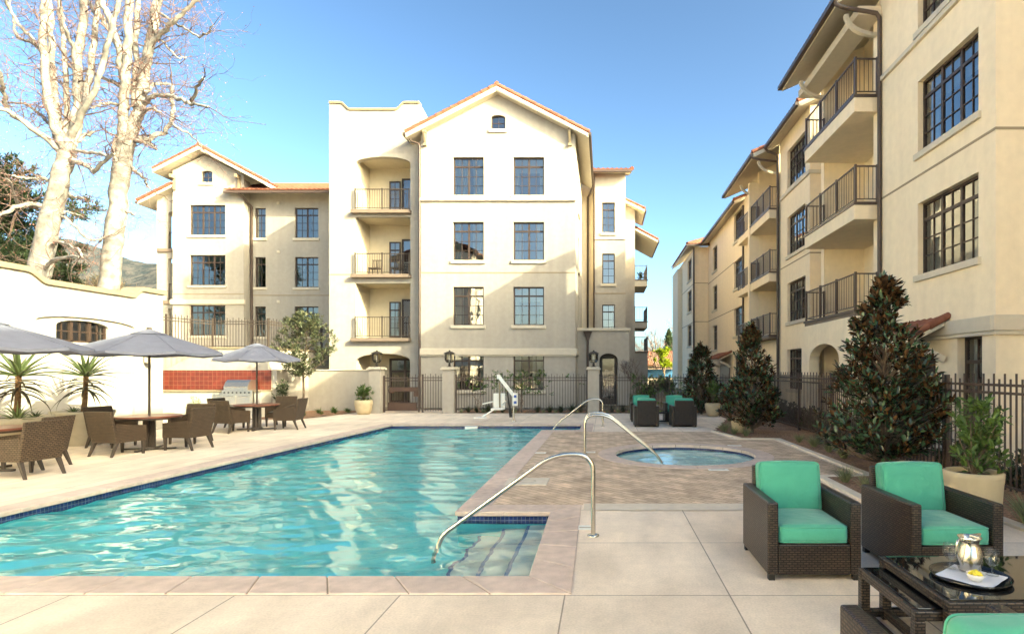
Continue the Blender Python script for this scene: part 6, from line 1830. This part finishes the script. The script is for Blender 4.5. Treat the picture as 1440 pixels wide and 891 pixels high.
sycamore('white barked bare sycamore leaning to the side, nearest the dark evergreen', 19.0,
    [(40,420,17),(54,382,15.5),(64,335,14),(75,290,13),(86,245,12),(95,214,12)],
    [([(95,216),(108,175),(110,130),(108,84),(116,34),(118,-30)],9,5,.8),
     ([(93,214),(78,180),(67,135),(61,67),(64,0),(64,-40)],7.5,4,-.7),
     ([(90,210),(80,160),(74,110),(71,60),(69,0),(68,-40)],6,4,.5),
     ([(97,205),(118,152),(126,110),(131,70),(136,27),(138,-20)],6,3.5,1.3),
     ([(100,195),(116,160),(135,121),(148,77),(158,40),(170,-10)],5,3,-1.2),
     ([(84,212),(62,192),(44,180),(22,164),(8,155),(-15,150)],5,3,-1.5),
     ([(10,157),(4,130),(2,112),(-8,80)],3.5,2,-1.2),
     ([(84,205),(74,182),(60,164),(44,150),(30,144),(10,146)],3.2,1.5,1.4),
     ([(97,212),(118,213),(140,216),(154,219)],3,2,-.8),
     ([(100,208),(112,195),(122,189),(132,186)],4,2,1.0),
     ([(100,222),(118,232),(134,241),(148,228),(160,215)],4,2.2,-.9),
     ([(75,254),(58,250),(46,252),(34,250),(16,247)],3,1.6,-.8),
     ([(66,290),(46,286),(26,290),(10,298),(-10,306)],4,2.4,-1.2),
     ([(26,290),(20,270),(8,250)],2.4,1.2,-1.5),
     ([(92,262),(98,274),(108,278),(117,278)],3,1.6,.6),
     ([(66,345),(84,340),(100,344),(112,352),(116,362)],2.6,1.6,-.8),
     ([(62,380),(72,368),(88,362),(112,362)],3.2,2,-1.0),
     ([(78,300),(92,308),(108,320),(120,334),(132,338),(148,333)],2.4,1.6,.5),
     ([(86,300),(100,298),(118,306)],2,1.0,.8),
     ([(91,200),(93,140),(92,91),(88,50),(84,20),(86,-20)],4.5,2.5,1.6),
     ([(108,90),(100,60),(92,40),(86,10)],3.5,2,-1),
     ([(66,80),(50,60),(30,40),(12,10),(4,-10)],3,1.6,-1.2),
     ([(60,70),(40,58),(26,54),(18,30),(14,0)],3,1.5,1.2),
     ([(35,410),(20,395),(0,382),(-20,375)],4,3,-1.2)], 5)
sycamore('white barked bare sycamore standing upright, nearest the rear building', 20.0,
    [(146,430,14),(152,405,13.5),(158,350,13),(164,300,12.6),(170,245,12.4),(176,205,12.5)],
    [([(179,205),(187,180),(199,135),(205,95),(211,60),(217,30),(224,-30)],9.5,6,.6),
     ([(173,205),(173,185),(175,135),(177,101),(181,55),(182,0),(183,-50)],8,5,-.4),
     ([(175,130),(171,100),(166,60),(155,28),(142,0),(130,-30)],5.5,4,-.9),
     ([(168,70),(156,45),(140,22),(121,0),(105,-20)],4.5,3.2,.9),
     ([(190,150),(191,110),(191,67),(193,20),(195,-30)],5.5,3.5,1.2),
     ([(207,80),(215,58),(228,44),(248,28),(264,12),(284,-6)],4.5,2.4,-.8),
     ([(203,146),(216,136),(236,135),(256,140),(266,146),(280,147),(293,150)],4,1.6,-.9),
     ([(266,145),(272,138),(277,122),(286,110)],3,2,-.9),
     ([(196,195),(206,197),(218,190),(232,187),(240,172),(244,158),(241,140),(243,121)],4.2,2.6,.7),
     ([(241,172),(252,182),(266,188),(280,200),(288,212)],2,.9,.8),
     ([(190,197),(200,200),(212,204),(220,210)],3.4,1.6,-.6),
     ([(183,235),(192,242),(202,250),(207,258),(211,266)],2.8,1.4,.5),
     ([(202,130),(214,120),(228,117),(240,119)],3.2,1.8,.9),
     ([(172,122),(152,112),(134,104),(112,98),(92,92)],3.4,1.6,.9),
     ([(172,150),(156,144),(142,148),(128,152)],2.6,1.4,-.8),
     ([(198,165),(204,155),(216,153),(226,158)],3,1.6,-.7),
     ([(215,40),(224,55),(238,70),(252,82),(262,80)],2.2,1,1),
     ([(224,18),(240,30),(262,40),(280,52),(290,48),(300,36)],2.2,.9,-1),
     ([(155,335),(148,334),(140,340)],2.6,1.8,-.4),
     ([(176,298),(184,300),(187,302)],2.4,1.2,.4),
     ([(168,190),(160,200),(158,215),(164,228)],3,1.6,-.6),
     ([(222,0),(236,-6),(252,0),(268,-8)],3,1.6,.8)], 9)

# dark evergreen and hedge behind the wall
def evergreen(name, lab, loc, h, rad, seed, nt, mat, z0=.5, L=.34, W=.12, per=(9,14), flat=.3, th='trunk', group=None, shape='oak', spread=1.0):
    rng = np.random.RandomState(seed)
    t = thing(name, lab, 'tree', loc, 0, group)
    m = MB(); m.tube([(0,0,0),(.1,0,h*.5),(0,.1,h*.9)],[rad*.08,rad*.055,rad*.02],8)
    tips, dirs = [], []
    cl = [(rng.normal()*rad*.5, rng.normal()*rad*.5, z0*h+(1-z0)*h*rng.rand(), rad*(.28+.25*rng.rand())) for _ in range(34)]
    for i in range(nt):
        if shape == 'oak':
            c = cl[rng.randint(len(cl))]; u = rnd_unit(rng, 1)[0]; r_ = c[3]*rng.rand()**.35
            p = np.array([c[0]+u[0]*r_, c[1]+u[1]*r_, c[2]+u[2]*r_*.7]); d = u+np.array([0,0,.3])
        else:
            s = rng.rand(); a = rng.rand()*6.28; r_ = rad*(math.sin(math.pi*min(1,s*.9+.1))**.7)*(.75+.3*rng.rand()); p = np.array([r_*math.cos(a), r_*math.sin(a), h*(z0+(1-z0)*s)]); d = np.array([math.cos(a)*.5, math.sin(a)*.5, 1])
        tips.append(p); dirs.append(d/np.linalg.norm(d))
    for c in cl[:10]: 
        if shape == 'oak': m.tube([(0,0,h*.3),(c[0]*.5,c[1]*.5,c[2]*.75),c[:3]],[rad*.03,rad*.02,rad*.008],5)
    m.build('trunk', M['bark'], t)
    P, D, Nn = rosette_crown(rng, tips, dirs, per, L, W, .1, spread)
    k = len(P); leaf_mesh('crown', P, D, Nn, L*(.6+.7*rng.rand(k)), W*(.6+.7*rng.rand(k)), M[mat], t, fold=.1)
    return t
evergreen('evergreen_tree','dark spreading evergreen tree behind the white wall at the photo edge',(-26.0,24.0,0),10.8,2.9,61,3600,'leaf_pine',.50,.20,.05,(12,18))
evergreen('evergreen_tree','small green bush-like evergreen between the two sycamore trunks',(-21.8,22.5,0),6.7,.95,62,700,'leaf_pine',.72,.15,.045,(10,15))
leafy('bare_bush','brown leafless bush behind the white wall between the sycamores','bush',(-22.3,25.0,0),None, ball_tip(1.5,.9,5.1,3.0), 300,(8,12),.30,.012,'leaf_brush',63,[], stem_r=.02)

# ================================================================ FAR THINGS in the gap between the buildings
t = thing('shade_screen','long blue screen fence under a dark canopy beyond the far fence','screen',(7.6,68,0))
m = MB(); m.box(5.1,10.5,67.98,68.02,.85,1.87); m.build('screen_cloth', M['screen_blue'], t, Vector(t.location))
for x in (5.1,6.9,8.7,10.5):
    m = MB(); m.tube([(x,68.06,0),(x,68.06,2.0)],.04); m.build('post', M['rail'], t, Vector(t.location))
m = MB(); m.box(4.9,8.6,66.8,69.2,2.0,2.16); m.build('canopy', M['awning'], t, Vector(t.location))
t = thing('low_house','distant low house with a salmon tiled roof beyond the blue screen','house',(8.5,82,0))
m = MB(); m.box(4.0,18,80,88,0,2.5); m.build('wall', M['wall_far'], t, Vector(t.location))
m = MB(); tile_slope(m,(3.5,79.4,2.5),(18.5,79.4,2.5),(18.5,84,4.6),(3.5,84,4.6)); m.quad((3.5,79.4,2.48),(18.5,79.4,2.48),(18.5,84,4.5),(3.5,84,4.5)); m.build('roof', M['tile_far'], t, Vector(t.location))
evergreen('lime_tree','small bright lime green tree in the gap between the buildings',(6.9,66,0),4.3,1.0,71,260,'leaf_lime',.50,.22,.12,(9,13))
evergreen('cypress_tree','narrow dark columnar cypress beyond the tiled roofs',(10.2,90,0),8.1,.95,72,420,'leaf_cypress',.05,.5,.14,(7,10),shape='col',spread=.5)
def bare_tree(lab, loc, h, seed, spread=.8, r0=.12, group=None):
    rng = random.Random(seed); t = thing('bare_tree', lab, 'tree', loc, 0, group); tr = MB(); tw = MB()
    def grow(p, d, L_, r, dep):
        n = 4; q = [p]; dd = d.copy()
        for i in range(n):
            dd = (dd+Vector((rng.gauss(0,.16),rng.gauss(0,.16),.05))).normalized(); q.append(q[-1]+dd*L_/n)
        (tr if dep >= 3 else tw).tube(q,[r*(1-.4*i/n) for i in range(n+1)], 5 if dep >= 3 else 3, True, False)
        if dep > 0:
            for k in range(rng.choice((2,3,3))):
                e = (dd+Vector((rng.gauss(0,spread),rng.gauss(0,spread),rng.gauss(.15,.3)))).normalized(); grow(q[-1], e, L_*rng.uniform(.6,.85), r*.6, dep-1)
                if rng.random() < .5: grow(q[2], e, L_*.5, r*.45, max(0, dep-2))
    grow(Vector((0,0,0)), Vector((0,0,1)), h*.30, r0, 5)
    tr.build('trunk', M['bark'], t); tw.build('crown', M['twig'], t)
    return t
bare_tree('wide bare tree against the pale sky above the salmon roof',(7.2,72,0),8.0,81,.75,.22)
bare_tree('bare tree with thin upright branches beside the long side building',(12.2,84,0),9.5,82,.55,.2)
bare_tree('thin dark bare sapling beyond the far fence by the balcony wall',(1.75,27.0,0),2.6,83,.5,.05)
# bushes beyond the far fence
BB = None
for i, (x, y, s) in enumerate(((2.2,30,1.0),(3.2,38,1.2),(4.6,42,1.3),(5.9,33,1.0),(6.4,28,.9),(5.2,50,1.5))):
    if BB is None: BB = leafy('roadside_bush','leafy green bush growing beyond the far picket fence','bush',(0,0,0),'bushes beyond the far fence', ball_tip(.6,.42,.5,.03), 70,(8,12),.13,.06,'leaf_dark',85,[], stem_r=.006); o = BB
    else: o = copy_tree(BB)
    o.location = (x,y,0); o.scale = (s,s,s); o.rotation_euler = (0,0,i); o['label'] = 'leafy green bush growing beyond the far picket fence'
t = leafy('balcony_plant','small green potted plant on the upper balcony seen in profile','plant',(2.55,40.4,8.12),None, ball_tip(.22,.3,.35,.05), 24,(6,9),.14,.06,'leaf_shrub',91,[([(0,0,0),(0,0,.3)],[.02,.015])], stem_r=.006)

# unseen wing added behind the camera to bounce sun onto the deck
CW = thing('apartment_building', 'unseen white wing added behind the viewpoint to bounce sun onto the deck', 'apartment building', (-12,-8,0)); WL = Vector(CW.location)
W = Wall(CW, '+x', -12.0, M['stucco_bounce'])
for y in (-18.5,-14.5,-10.5,-6.5,-2.5):
    for z in (.9, 3.85, 6.8, 9.7): W.window(y, y+1.5, z, z+1.7, 2)
W.build([(-22,0),(1,0),(1,12.4),(-22,12.4)])
m = MB(); m.quad((-12,1,0),(-20,1,0),(-20,1,12.4),(-12,1,12.4)); m.quad((-20,1,0),(-20,-22,0),(-20,-22,12.4),(-20,1,12.4)); m.quad((-20,-22,0),(-12,-22,0),(-12,-22,12.4),(-20,-22,12.4)); m.build('side_wall', M['stucco_bounce'], CW, WL)
m = MB(); m.hexa([(-11.3,-22.5,12.3),(-11.3,1.5,12.3),(-16,1.5,14.2),(-16,-22.5,14.2),(-11.3,-22.5,12.5),(-11.3,1.5,12.5),(-16,1.5,14.4),(-16,-22.5,14.4)]); m.hexa([(-20.7,-22.5,12.3),(-20.7,1.5,12.3),(-16.001,1.5,14.2),(-16.001,-22.5,14.2),(-20.7,-22.5,12.5),(-20.7,1.5,12.5),(-16.001,1.5,14.4),(-16.001,-22.5,14.4)]); m.build('roof', M['tilered'], CW, WL)
